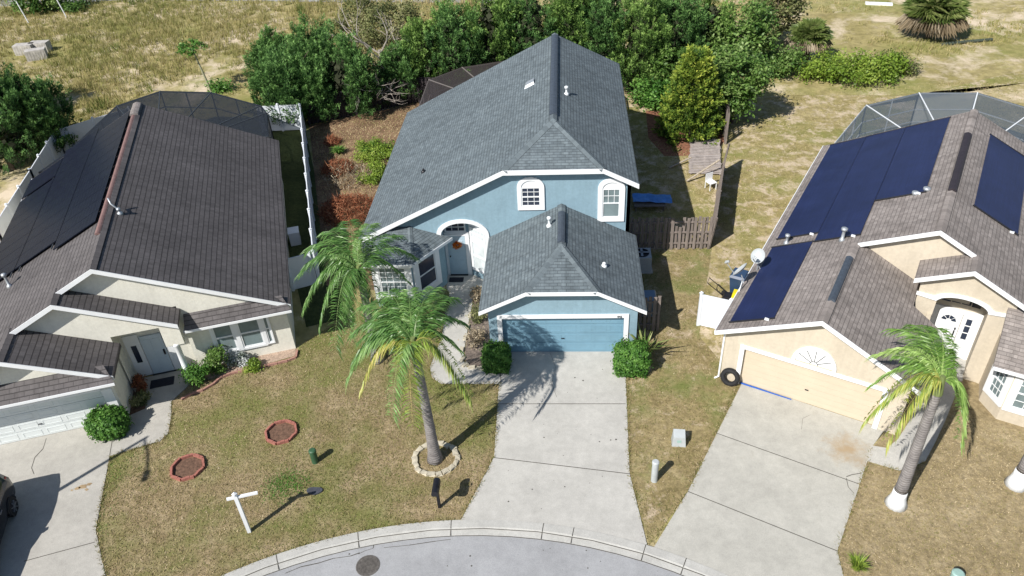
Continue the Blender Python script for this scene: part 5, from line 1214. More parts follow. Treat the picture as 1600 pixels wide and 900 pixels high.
for k in range(nst):
    a = 2 * PI * k / nst + .1; o = proto if k == 0 else proto.copy()
    if k: COL.objects.link(o)
    rr = .74 + rnd.uniform(-.03, .03); o.location = (cx + rr * math.cos(a), cy + rr * math.sin(a) * .95, .012); o.rotation_euler = (0, 0, a + PI / 2 + rnd.uniform(-.2, .2)); s_ = rnd.uniform(.85, 1.15); o.scale = (s_, s_ * rnd.uniform(.9, 1.3), 1)
edge = [P(683, 575), P(680, 560), P(692, 545), P(688, 528), P(694, 515), P(690, 500), P(697, 486)]
p2 = stoneblock(.3, .15, .09, 2).build('edging_stone', M['stone'], bevel=.015)
tag(p2, 'pale edging stone in the row edging the mulch bed beside the blue garage', 'stone', 'stones edging the mulch bed by the garage')
row = [P(723, 563), P(727, 572), P(737, 576), P(750, 577), P(762, 576), P(722, 548), P(727, 530), P(731, 512), P(735, 494)]
for k, (x, y) in enumerate(row):
    o = p2 if k == 0 else p2.copy()
    if k: COL.objects.link(o)
    o.location = (x, y, .02); o.rotation_euler = (0, 0, (PI / 2 if k > 4 else [1.2, .8, .2, 0, 0][k]) + rnd.uniform(-.15, .15))
def brickring(px, py, r_, label, grp):
    cx, cy = P(px, py); n = 8; proto = None
    for k in range(n):
        a = 2 * PI * (k + .5) / n
        if proto is None:
            q = MB()
            for j in range(3): q.box(-.20 + j * .135, -.20 + j * .135 + .13, -.04, .04, 0, .11 + .012 * (j % 2))
            proto = q.build('edging_brick', M['brick'], bevel=.012); tag(proto, label, 'brick', grp); o = proto
        else: o = proto.copy(); COL.objects.link(o)
        o.location = (cx + r_ * math.cos(a), cy + r_ * math.sin(a), .012); o.rotation_euler = (rnd.uniform(-.06, .06), 0, a + PI / 2 + rnd.uniform(-.05, .05)); o.scale = (r_ / .52, 1, 1)
    g = MB(); g.flat([(cx + r_ * .95 * math.cos(a), cy + r_ * .95 * math.sin(a)) for a in np.linspace(0, 2 * PI, 9)[:-1]], .03); struct(g.build('mulch_bed', M['mulch']))
brickring(440, 677, .53, 'red edging brick of the planter ring nearer the palms', 'bricks of the upper planter ring')
brickring(294, 732, .53, 'red edging brick of the planter ring nearer the white sign post', 'bricks of the lower planter ring')
eb = [P(284, 626), P(300, 617), P(318, 611), P(334, 602), P(345, 592), P(362, 585), P(380, 581), P(398, 577), P(416, 573), P(434, 569), P(450, 565), P(463, 560), P(465, 549)]
pb = MB()
for j in range(3): pb.box(-.2 + j * .135, -.07 + j * .135, -.04, .04, 0, .1)
pb = pb.build('edging_brick', plain('pink_edging_brick', (.36, .2, .16), .9, .3, 9), bevel=.012); tag(pb, 'reddish edging brick in the row curving past the flower bed of the cream house', 'brick', 'bricks edging the cream house flower bed'); first = True
for a, b in zip(eb[:-1], eb[1:]):
    L_ = math.dist(a, b); n = max(1, round(L_ / .42))
    for k in range(n):
        o = pb if first else pb.copy()
        if not first: COL.objects.link(o)
        first = False; f = (k + .5) / n; o.location = (a[0] + (b[0] - a[0]) * f, a[1] + (b[1] - a[1]) * f, .012); o.rotation_euler = (0, 0, math.atan2(b[1] - a[1], b[0] - a[0])); o.scale = (L_ / n / .42, 1, 1)

# ------------------------------------------------------------------ foliage generators
def sprayfoliage(n, shape, L=.55, w=.17, up=.8, leaves=22, r=None, tintb=0.0, leafw=.055):
    """upright conifer sprays: each spray a pointed brush of small triangles"""
    r = r or rng; c, out = shape(n, r); ax = unit(out * (1 - up) + np.array([0, 0, 1.]) * up + .25 * r.normal(size=(n, 3)))
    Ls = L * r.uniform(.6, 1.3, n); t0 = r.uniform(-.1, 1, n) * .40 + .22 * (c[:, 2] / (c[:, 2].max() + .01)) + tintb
    k = leaves; ax_ = np.repeat(ax, k, 0); c_ = np.repeat(c, k, 0); Lr = np.repeat(Ls, k)[:, None]
    s = r.uniform(0, 1, (n * k, 1)) ** .8; rad = unit(np.cross(ax_, r.normal(size=(n * k, 3))))
    prof = np.sqrt(np.clip(1 - (s * 1.25 - .25) ** 2, .02, 1))          # rounded plume, pointed at the tip
    wr = np.repeat(w * r.uniform(.7, 1.3, n), k)[:, None]
    p = c_ + ax_ * s * Lr + rad * (wr * prof) * r.uniform(.75, 1.05, (n * k, 1))
    d = unit(ax_ * 1.0 + rad * .45 + .3 * r.normal(size=(n * k, 3))); l = Lr * .2 * r.uniform(.6, 1.3, (n * k, 1)); sd = unit(np.cross(d, rad + .25 * r.normal(size=(n * k, 3)))) * leafw
    tri = np.stack([p - sd, p + sd, p + d * l], 1)
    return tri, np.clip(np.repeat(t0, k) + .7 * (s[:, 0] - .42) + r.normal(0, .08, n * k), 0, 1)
def ellip(rx, ry, z0, z1, pw=.6, cone=.0, lump=.12, seed=0):
    def f(n, r):
        u = unit(r.normal(size=(n, 3))); rr = r.uniform(0, 1, n) ** pw * .45 + .55
        ph = np.random.default_rng(seed).uniform(0, 6.28, 6)
        lum = 1 + lump * (np.sin(u[:, 0] * 5 + ph[0]) + np.sin(u[:, 1] * 6 + ph[1]) + np.sin(u[:, 2] * 5 + ph[2] + u[:, 0] * 3))
        c = u * (rr * lum)[:, None]; h = (c[:, 2] + 1) / 2; tap = 1 - cone * np.clip(h, 0, 1)
        c = np.stack([c[:, 0] * rx * tap, c[:, 1] * ry * tap, z0 + np.clip(h, 0, 1.1) * (z1 - z0)], 1); return c, u
    return f
def leaders(rad, h, seed, m=16, z0=.15):
    """crown made of many upright flame-shaped leaders of different heights"""
    q = np.random.default_rng(seed + 50); a = q.uniform(0, 2 * PI, m); rr = rad * np.sqrt(q.uniform(0, 1, m)) * .82; rr[0] = 0
    lx, ly = rr * np.cos(a), rr * np.sin(a); lh = h * (1 - .42 * (rr / rad) ** 1.6) * q.uniform(.86, 1.06, m); lr = q.uniform(.55, .85, m) * (.6 + .2 * rad)
    def f(n, r):
        i = r.integers(0, m, n); t = r.uniform(0, 1, n) ** .8; b = r.uniform(0, 2 * PI, n)
        w = lr[i] * np.sqrt(np.clip(1 - (t * 1.15 - .15) ** 2, 0, 1)) * (1 - .25 * t) * r.uniform(.6, 1, n)
        c = np.stack([lx[i] + w * np.cos(b), ly[i] + w * np.sin(b), z0 + t * (lh[i] - z0 - .5)], 1)
        o = unit(np.stack([np.cos(b) + .3 * lx[i], np.sin(b) + .3 * ly[i], .3 + 0 * b], 1)); return c, o
    return f
def trunk(parent, h, r0, mat, n=3, spread=.8, seed=0, branches=5):
    r_ = random.Random(seed); q = MB(); q.tube([(0, 0, 0), (r_.uniform(-.1, .1), r_.uniform(-.1, .1), h * .5), (r_.uniform(-.2, .2), r_.uniform(-.2, .2), h)], [r0, r0 * .7, r0 * .3], 8)
    for k in range(branches):
        a = r_.uniform(0, 6.28); z = h * r_.uniform(.2, .7); l = spread * r_.uniform(.6, 1.1)
        q.tube([(0, 0, z), (l * .5 * math.cos(a), l * .5 * math.sin(a), z + l * .35), (l * math.cos(a), l * math.sin(a), z + l * .9)], [r0 * .45, r0 * .3, r0 * .1], 6)
    return q.build('trunk', mat, parent)
GC = 'cedars in the row behind the fence'
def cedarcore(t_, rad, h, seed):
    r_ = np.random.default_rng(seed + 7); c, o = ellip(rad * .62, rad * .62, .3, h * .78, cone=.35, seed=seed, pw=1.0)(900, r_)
    soup('dark_inner_fill', leafcards(c, .22, r_, o, .8, .8), r_.uniform(0, .25, 900), M['core'], t_, quads=True)  # dark cards: the crown's inner shade put into their colour
def cedar(x, y, h, rad, label, mat, seed, group=None, name='cedar_tree', n=300, L=.95, cone=.35):
    r_ = np.random.default_rng(seed); t_ = thing(name, label, 'tree', (x, y, 0), 0, group)
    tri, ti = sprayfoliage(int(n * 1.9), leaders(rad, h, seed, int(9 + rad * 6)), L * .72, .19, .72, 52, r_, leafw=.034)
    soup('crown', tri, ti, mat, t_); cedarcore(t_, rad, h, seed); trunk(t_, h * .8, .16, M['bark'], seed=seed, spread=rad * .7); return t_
# clump left of the dead tree
cl = [(460, 188, 5.2, 2.1, 'leftmost dark cedar of the clump behind the white fence corner'), (440, 150, 4.6, 1.9, 'low cedar at the back left of the clump behind the white fence'), (505, 165, 6.0, 2.4, 'tallest dark cedar of the clump behind the white fence'), (550, 178, 5.4, 2.0, 'rightmost cedar of the clump, next to the dead branches'), (480, 185, 4.4, 2.2, 'front cedar of the clump overhanging the back fence')]
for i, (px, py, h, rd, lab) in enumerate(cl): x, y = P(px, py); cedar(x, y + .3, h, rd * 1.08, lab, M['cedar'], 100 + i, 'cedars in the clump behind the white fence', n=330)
row_ = [(-10.9, 50.6, 3.6, 1.5), (-8.3, 53.2, 5.2, 1.9), (-3.5, 53.8, 6.6, 2.0), (1.6, 53.8, 6.8, 2.0), (6.3, 53.6, 6.0, 2.0), (-9.4, 51.6, 5.0, 1.8), (-7.2, 51.2, 6.2, 2.0), (-4.8, 52.2, 6.9, 2.1), (-2.2, 52.0, 7.1, 2.1), (.3, 52.3, 6.9, 2.1), (2.8, 51.8, 7.3, 2.1), (5.0, 51.0, 6.6, 2.1), (7.4, 52.3, 6.2, 2.1), (9.6, 53.5, 5.6, 1.9)]
desc = ['low cedar at the left foot of the back row by the dark fence', 'cedar filling the rear of the back row near its left end', 'cedar at the rear of the back row, left of the blue roof peak', 'cedar at the rear of the back row, right of the blue roof peak', 'cedar at the rear of the back row near its right end', 'leftmost bright cedar of the back row, right of the dead tree', 'second cedar from the left in the back row, behind the brown enclosure', 'third cedar from the left in the back row', 'cedar of the back row left of the blue roof peak', 'cedar of the back row directly behind the blue roof peak', 'cedar of the back row right of the blue roof peak', 'cedar of the back row beside the dark gap, right of the roof', 'second cedar from the right in the back row', 'rightmost cedar at the end of the back row']
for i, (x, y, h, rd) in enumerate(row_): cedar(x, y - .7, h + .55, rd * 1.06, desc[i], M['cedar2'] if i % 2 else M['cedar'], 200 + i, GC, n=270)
# dark trees at the left edge
for i, (px, py, h, rd, lab) in enumerate(((20, 265, 7.2, 3.0, 'big dark tree at the left edge of the photo'), (75, 245, 5.6, 2.3, 'lower dark tree right of the big one at the left edge'), (-40, 200, 7.0, 3.0, 'dark tree cut off by the left edge, behind the others'))):
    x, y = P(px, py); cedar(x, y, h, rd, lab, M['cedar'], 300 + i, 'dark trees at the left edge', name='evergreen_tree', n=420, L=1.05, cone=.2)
# golden conifer
x, y = P(1078, 212); t_ = thing('golden_conifer', 'yellow-green cone-shaped conifer behind the fallen fence panels', 'tree', (x, y, 0))
def layers(n, r):
    h = r.uniform(0, 1, n) ** 1.2; lay = np.clip(np.round(h * 11) / 11 + r.normal(0, .012, n), 0, .995); a = r.uniform(0, 2 * PI, n); R_ = 1.55 * (1 - lay) ** .8 + .12; rr = R_ * np.sqrt(r.uniform(.25, 1, n)) * (1 + .15 * np.sin(a * 5 + lay * 20))
    c = np.stack([rr * np.cos(a), rr * np.sin(a), .3 + lay * 4.6 - rr * .12], 1); return c, np.stack([np.cos(a), np.sin(a), .2 + 0 * a], 1)
tri, ti = sprayfoliage(1000, layers, .6, .17, .3, 46, np.random.default_rng(5), leafw=.045, tintb=.03); soup('crown', tri, ti, M['goldc'], t_); cedarcore(t_, 1.2, 4.4, 9); trunk(t_, 4.4, .1, M['bark'])
# broadleaf generator
def broadleaf(name, label, x, y, h, rx, ry, mat, seed, n=9000, size=.13, clumps=45, z0=.6, group=None, cat='tree', tr=.12, bark=None, crown='crown', trk=True, csz=.55):
    r_ = np.random.default_rng(seed); t_ = thing(name, label, cat, (x, y, 0), 0, group)
    c, _ = ellip(rx, ry, z0, h, pw=1.2, seed=seed, lump=.1)(clumps, r_); k = n // clumps; cc = np.repeat(c, k, 0); sz = np.repeat(r_.uniform(.6, 1.2, clumps) * csz, k)[:, None]
    off = r_.normal(size=(len(cc), 3)) * sz * np.array([.62, .62, .45]); p = cc + off; p[:, 2] = np.maximum(p[:, 2], .08)
    ti = np.clip(np.repeat(r_.uniform(.15, .8, clumps), k) + r_.normal(0, .15, len(p)), 0, 1)
    soup(crown, leafcards(p, size, r_, np.tile([0, 0, 1.], (len(p), 1)) + off * .6, .7), ti, mat, t_, quads=True)
    if trk:
        rr = random.Random(seed); q = MB(); q.tube([(0, 0, 0), (.1, .05, h * .4), (0, .1, h * .75)], [tr, tr * .7, tr * .3], 8)
        for cl_ in c[::3]:
            s_ = h * rr.uniform(.15, .4); q.tube([(.05, .03, s_), ((cl_[0]) * .5 + .1, cl_[1] * .5, (cl_[2] + s_) / 2 + .15), tuple(cl_)], [tr * .4, tr * .25, .012], 5)
        q.build('trunk', bark or M['bark'], t_)
    return t_
broadleaf('leafy_tree', 'leafy tree with hanging sprays beside the golden conifer', *P(1143, 192), 4.9, 1.8, 1.6, M['leaf'], 21, 11000, .12, 58, .8)
broadleaf('leafy_tree', 'bushy green tree behind the golden conifer, below the cedar row', *P(1050, 150), 3.4, 2.4, 1.6, M['leaf'], 22, 8000, .12, 50, .4)
broadleaf('shrub', 'low dark green shrub left of the golden conifer', *P(1025, 168), 1.7, 1.5, 1.2, M['hedge'], 23, 4500, .1, 26, .2, cat='shrub', trk=False)
broadleaf('leafy_tree', 'tall green tree right of the cedar row', *P(1150, 120), 5.2, 2.4, 2.0, M['leaf'], 24, 9000, .13, 50, .5)
broadleaf('leafy_tree', 'dull olive tree at the top edge, left of the palmetto clump', *P(1205, 75), 5.0, 2.3, 2.0, M['olive'], 25, 8000, .13, 46, .8)
broadleaf('shrub', 'rounded shrub right of the leafy tree, in front of the palmetto', *P(1215, 118), 1.9, 1.5, 1.2, M['leaf'], 26, 4500, .1, 26, .1, cat='shrub', trk=False)
broadleaf('vine_thicket', 'bright green vine thicket sprawling right of the palmetto', *P(1335, 122), 1.5, 3.6, 1.9, M['vine'], 27, 12000, .1, 70, .05, cat='shrub', trk=False)
broadleaf('shrub', 'brownish trailing shrub at the right end of the vine thicket', *P(1400, 112), .9, 1.4, .9, M['olive'], 28, 3000, .09, 20, .05, cat='shrub', trk=False)
broadleaf('scrub_tree', 'thin olive scrub tree behind the bleached dead branches', *P(620, 105), 5.0, 2.9, 2.2, M['olive'], 29, 6500, .11, 46, 1.2, tr=.1, bark=M['deadbark'])
broadleaf('scrub_tree', 'sparse brownish scrub beyond the cedar clump, left of the dead tree', *P(560, 75), 4.0, 2.8, 2.0, M['olive'], 30, 4500, .1, 40, .6, tr=.1, bark=M['deadbark'])
# dead tree
x, y = P(603, 150); t_ = thing('dead_tree', 'bleached dead tree with bare branches between the cedar clump and the back row', 'tree', (x, y, 0)); rr = random.Random(5)
def limb(q, p, d, l, r0, dep):
    pts = [p]; dd = Vector(d)
    for i in range(4): dd = (dd + Vector((rr.uniform(-.3, .3), rr.uniform(-.3, .3), rr.uniform(-.15, .2)))).normalized(); pts.append(pts[-1] + dd * l / 4)
    q.tube(pts, [r0 * (1 - .18 * i) for i in range(5)], 5)
    if dep:
        for i in (2, 3, 4): limb(q, pts[i], (dd + Vector((rr.uniform(-1, 1), rr.uniform(-1, 1), rr.uniform(-.2, .6)))).normalized(), l * rr.uniform(.45, .7), r0 * .5, dep - 1)
q = MB(); q.tube([(0, 0, 0), (.1, 0, 1.6), (0, .1, 3.2)], [.14, .12, .09], 8); q.build('trunk', M['deadbark'], t_)
q = MB()
for k in range(9): a = rr.uniform(0, 6.28); limb(q, Vector((0, .05, rr.uniform(.8, 3.2))), (math.cos(a), math.sin(a), rr.uniform(-.1, 1.2)), rr.uniform(2.0, 3.2), .06, 2)
q.build('branches', M['deadbark'], t_)
x, y = P(590, 172); t_ = thing('dead_branch_heap', 'bleached dead branches hanging over the dark back fence', 'branches', (x, y, 0)); q = MB()
for k in range(8): a = rr.uniform(0, 6.28); limb(q, Vector((0, 0, rr.uniform(.5, 1.8))), (math.cos(a), math.sin(a) - .5, rr.uniform(-.4, .4)), rr.uniform(1.2, 1.9), .035, 2)
q.build('branches', M['deadbark'], t_)
# palmettos
def palmetto(x, y, h, rad, label, seed, nf=70):
    r_ = np.random.default_rng(seed); t_ = thing('palmetto', label, 'palm', (x, y, 0), 0, 'fan palms in the field'); T = []; ti = []; D = []
    for k in range(nf):
        a = r_.uniform(0, 2 * PI); ele = r_.uniform(-.3, 1.35); dead = ele < .05; d = np.array([math.cos(a) * math.cos(ele), math.sin(a) * math.cos(ele), math.sin(ele)])
        base = np.array([0, 0, h * .55]) + d * rad * r_.uniform(.2, .5) * np.array([1, 1, .8]); base[2] = max(.3, base[2]); side = unit(np.cross(d, [0, 0, 1.])); tt = r_.uniform(.2, .8)
        for j in range(15):
            b = (j - 7) / 7 * 1.25; dd = unit(d * math.cos(b) + side * math.sin(b)); L_ = rad * .6 * r_.uniform(.8, 1.1); dr = np.array([0, 0, -.35 if not dead else -.9]) * L_
            w_ = unit(np.cross(dd, np.cross(d, side))) * .075; m = base + dd * L_ * .55; tip = base + dd * L_ + dr * .6
            T.append([base - w_ * .3, m + w_, tip]); T.append([base + w_ * .3, m - w_, tip]); v = tt + r_.normal(0, .08); ti += [v, v]; D += [dead, dead]
    D = np.array(D); T = np.array(T); T[:, :, 2] = np.maximum(T[:, :, 2], .03); ti = np.clip(np.array(ti), 0, 1)
    soup('green_fans', T[~D], ti[~D], M['palmetto'], t_); soup('dead_fans', T[D], ti[D], M['dead'], t_)
    q = MB(); q.tube([(0, 0, 0), (0, 0, h * .55)], [.22, .18], 8); q.build('trunk', M['bark'], t_)
palmetto(*P(1450, 58), 3.2, 2.5, 'large round palmetto with grey skirt standing alone in the field', 41, 110)
palmetto(*P(1258, 98), 3.4, 1.7, 'palmetto with drooping dead fans left of the vine thicket', 42, 80)
# papaya
x, y = P(330, 143); t_ = thing('papaya_tree', 'slender papaya tree with a tuft of leaves behind the dark enclosure', 'tree', (x, y, 0)); q = MB(); q.tube([(0, 0, 0), (-.25, 0, 1.7), (-.5, 0, 3.2)], [.09, .07, .05], 8); q.build('trunk', plain('pale_papaya_bark', (.3, .3, .2), .8, .2), t_)
r_ = np.random.default_rng(8); cen = []; 
for k in range(26):
    a = r_.uniform(0, 6.28); e = r_.uniform(-.5, .9); base = np.array([-.5 + .75 * math.cos(a) * math.cos(e), .75 * math.sin(a) * math.cos(e), 3.2 + .5 * math.sin(e)]); cen.append(base + r_.normal(size=(16, 3)) * np.array([.16, .16, .05]))
cen = np.concatenate(cen); soup('leaves', leafcards(cen, .13, r_, np.tile([0, 0, 1.], (len(cen), 1)), .5), r_.uniform(0, 1, len(cen)), M['hedge'], t_, quads=True)
broadleaf('shrub', 'small leafy plant at the foot of the papaya', *P(345, 142), .8, .6, .5, M['hedge'], 45, 900, .1, 9, .1, cat='shrub', trk=False)

# clipped hedges and garden plants
def hedge(label, x, y, rx, ry, h, seed, square=4.0, n=9000, mat=None, size=.045, name='clipped_shrub', z0=.03):
    r_ = np.random.default_rng(seed); t_ = thing(name, label, 'shrub', (x, y, 0)); u = unit(r_.normal(size=(n, 3))); e = square
    s_ = (np.abs(u) ** e).sum(1) ** (-1 / e); u2 = u * s_[:, None] * (r_.uniform(0, 1, n) ** .25 * .22 + .80)[:, None] * (1 + .05 * np.sin(u[:, 0] * 9 + u[:, 2] * 7))[:, None]
    u2 = u2 * (1 + .07 * np.sin(u[:, 0] * 17 + seed) * np.sin(u[:, 1] * 15) + .06 * np.sin(u[:, 2] * 21 + u[:, 0] * 5))[:, None]; far = r_.uniform(0, 1, n) < .07; u2[far] *= r_.uniform(1.03, 1.22, (far.sum(), 1))
    p = np.stack([u2[:, 0] * rx, u2[:, 1] * ry, z0 + (u2[:, 2] + 1) / 2 * h], 1); p[:, 2] = np.maximum(p[:, 2], .03)
    ti = np.clip(.45 + .25 * np.sin(p[:, 0] * 7 + p[:, 2] * 9 + seed) * np.cos(p[:, 1] * 8) + r_.normal(0, .2, n), 0, 1)
    soup('foliage', leafcards(p, size, r_, u * 1.0 + np.array([0, 0, .4]), .6, .6), ti, mat or M['hedge'], t_, quads=True)
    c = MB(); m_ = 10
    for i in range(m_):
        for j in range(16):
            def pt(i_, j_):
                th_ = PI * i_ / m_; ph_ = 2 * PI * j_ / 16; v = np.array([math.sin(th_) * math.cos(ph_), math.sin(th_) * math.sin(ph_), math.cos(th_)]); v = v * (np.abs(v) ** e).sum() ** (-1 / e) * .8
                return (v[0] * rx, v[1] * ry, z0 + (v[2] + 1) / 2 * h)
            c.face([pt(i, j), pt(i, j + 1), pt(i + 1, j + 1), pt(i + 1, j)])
    c.build('dark_inner_fill', plain('dark_inner_twigs', (.03, .04, .02), .95, .3, 8), t_)
    return t_
hedge('clipped shrub left of the blue garage door', -2.72, 22.65, .50, .42, 1.1, 51, 4.5)
hedge('squared clipped shrub right of the blue garage door', 2.5, 22.5, .60, .45, 1.25, 52, 6.0, 11000)
hedge('rounded clipped shrub beside the cream house garage', *P(176, 676), .66, .55, 1.0, 53, 2.8, 11000, size=.05)
# spiky plant behind right hedge
def spiky(label, x, y, h, n, mat, seed, name='spiky_plant', w=.03, cat='plant', lean=.8):
    r_ = np.random.default_rng(seed); t_ = thing(name, label, cat, (x, y, 0)); T = []; ti = []
    for k in range(n):
        a = r_.uniform(0, 6.28); l = h * r_.uniform(.6, 1.1); ln = r_.uniform(.1, lean); s_ = np.array([-math.sin(a), math.cos(a), 0]) * w; d = np.array([math.cos(a), math.sin(a), 0]); b0 = d * r_.uniform(0, .1); m = b0 + d * l * ln * .4 + np.array([0, 0, l * .6]); tp_ = b0 + d * l * ln + np.array([0, 0, l * (1 - .3 * ln)])
        T += [[b0 - s_ * .5, b0 + s_ * .5, m + s_], [b0 - s_ * .5, m + s_, m - s_], [m - s_, m + s_, tp_]]; v = r_.uniform(0, 1); ti += [v] * 3
    soup('leaves', np.array(T), ti, mat, t_); return t_
spiky('spiky long-leaved plant behind the squared shrub at the garage corner', 3.0, 23.05, 1.5, 45, M['palmetto'], 61, w=.045)
spiky('tuft of tall dry grass at the kerb edge of the right driveway', *P(1338, 890), .55, 160, M['vine'], 62, name='grass_tuft', w=.012)
broadleaf('flower_bush', 'green bush beside the porch column of the cream house', *LD(-6.95, 25.35), .85, .5, .4, M['hedge'], 63, 2600, .05, 18, .05, cat='plant', trk=False, csz=.2)
broadleaf('flower_bush', 'taller green bush at the left of the cream house window', *LD(-6.15, 25.7), 1.15, .38, .35, M['leaf'], 64, 2600, .05, 16, .05, cat='plant', trk=False, csz=.2)
broadleaf('flower_bush', 'white-flowering bush under the cream house window', *LD(-5.35, 25.85), .6, .5, .28, M['flowers'], 65, 2200, .04, 14, .05, cat='plant', trk=False, csz=.16)
broadleaf('flower_bush', 'small bright green plant at the right of the white flowers', *LD(-4.85, 25.45), .4, .32, .25, M['vine'], 66, 1400, .05, 10, .05, cat='plant', trk=False, csz=.15)
broadleaf('red_plant', 'red-leaved plant at the corner of the shaded porch', *LD(-9.1, 25.6), .9, .22, .22, M['rust'], 67, 1400, .05, 12, .05, cat='plant', trk=False, csz=.16)
broadleaf('flower_bush', 'shaded low plant along the porch side wall of the cream house', *LD(-9.1, 24.7), .4, .25, .5, M['olive'], 68, 1200, .05, 10, .05, cat='plant', trk=False, csz=.16)
# bed plants by garage: dry
for k, (px, py, lab) in enumerate(((744, 470, 'dry brown plant at the upper end of the mulch bed by the blue garage'), (746, 500, 'dry brown plant in the middle of the mulch bed by the blue garage'), (744, 535, 'dry brown plant at the lower end of the mulch bed by the blue garage'))):
    x, y = P(px, py); broadleaf('dry_plant', lab, x, y, .5, .3, .5, M['dead'] if k != 1 else M['olive'], 70 + k, 900, .045, 14, .03, cat='plant', trk=False, csz=.18)
broadleaf('dry_plant', 'yellow-green leafy plants at the foot of the bay window corner', *P(690, 480), .7, .35, .35, M['olive'], 74, 1400, .06, 12, .03, cat='plant', trk=False, csz=.2)
broadleaf('flower_bush', 'green plants below the bay window, behind the front palm', -7.2, 26.2, .8, .9, .3, M['leaf'], 75, 2400, .07, 20, .05, cat='plant', trk=False, csz=.22)
# dead rusty shrubs in the left yard
def wiry(label, x, y, h, rad, mat, seed, n=900, name='dead_shrub'):
    r_ = np.random.default_rng(seed); t_ = thing(name, label, 'shrub', (x, y, 0)); a = r_.uniform(0, 6.28, n); rr = rad * np.sqrt(r_.uniform(0, 1, n)); p = np.stack([rr * np.cos(a), rr * np.sin(a), r_.uniform(0, 1, n) * h * (1 - rr / rad * .6)], 1); d = unit(r_.normal(size=(n, 3)) + np.array([0, 0, .5])); s_ = unit(np.cross(d, r_.normal(size=(n, 3)))) * .018
    L_ = (r_.uniform(.15, .6, n) * (.5 + h * .3))[:, None]; e = p + d * L_; e[:, 2] = np.maximum(e[:, 2], .03); soup('twigs', np.stack([p - s_, p + s_, e], 1), r_.uniform(0, 1, n), mat, t_)
wiry('rust-brown dead shrub nearest the left eave of the blue roof', *P(545, 333), .9, 1.5, M['rust'], 81, 2600)
wiry('smaller rust-brown dead shrub further up the left yard', *P(528, 268), .8, .9, M['rust'], 82, 1300)
wiry('rust-brown dead twig pile near the top of the left yard', *P(520, 225), .6, .5, M['rust'], 83, 500)
wiry('heap of bleached bare stalks between the rust-brown shrubs', *P(545, 280), .9, 1.4, M['dead'], 84, 700)
spiky('bright green grass clump beside the left eave of the blue roof', *P(585, 238), .7, 420, M['grassG'], 85, name='grass_clump', w=.03, lean=1.6)
broadleaf('weed_clump', 'wide mound of bright green weeds against the left side of the blue house', *P(590, 245), .7, 1.4, 1.5, M['vine'], 87, 5000, .06, 40, .05, cat='plant', trk=False, csz=.3)
broadleaf('weed_clump', 'narrow strip of green weeds between the rust-brown shrubs and the roof', *P(585, 275), .5, .7, 1.5, M['vine'], 88, 3000, .06, 30, .05, cat='plant', trk=False, csz=.26)
spiky('small green weed clump among the bare stalks', *P(530, 240), .5, 180, M['grassG'], 86, name='grass_clump', w=.025, lean=1.4)

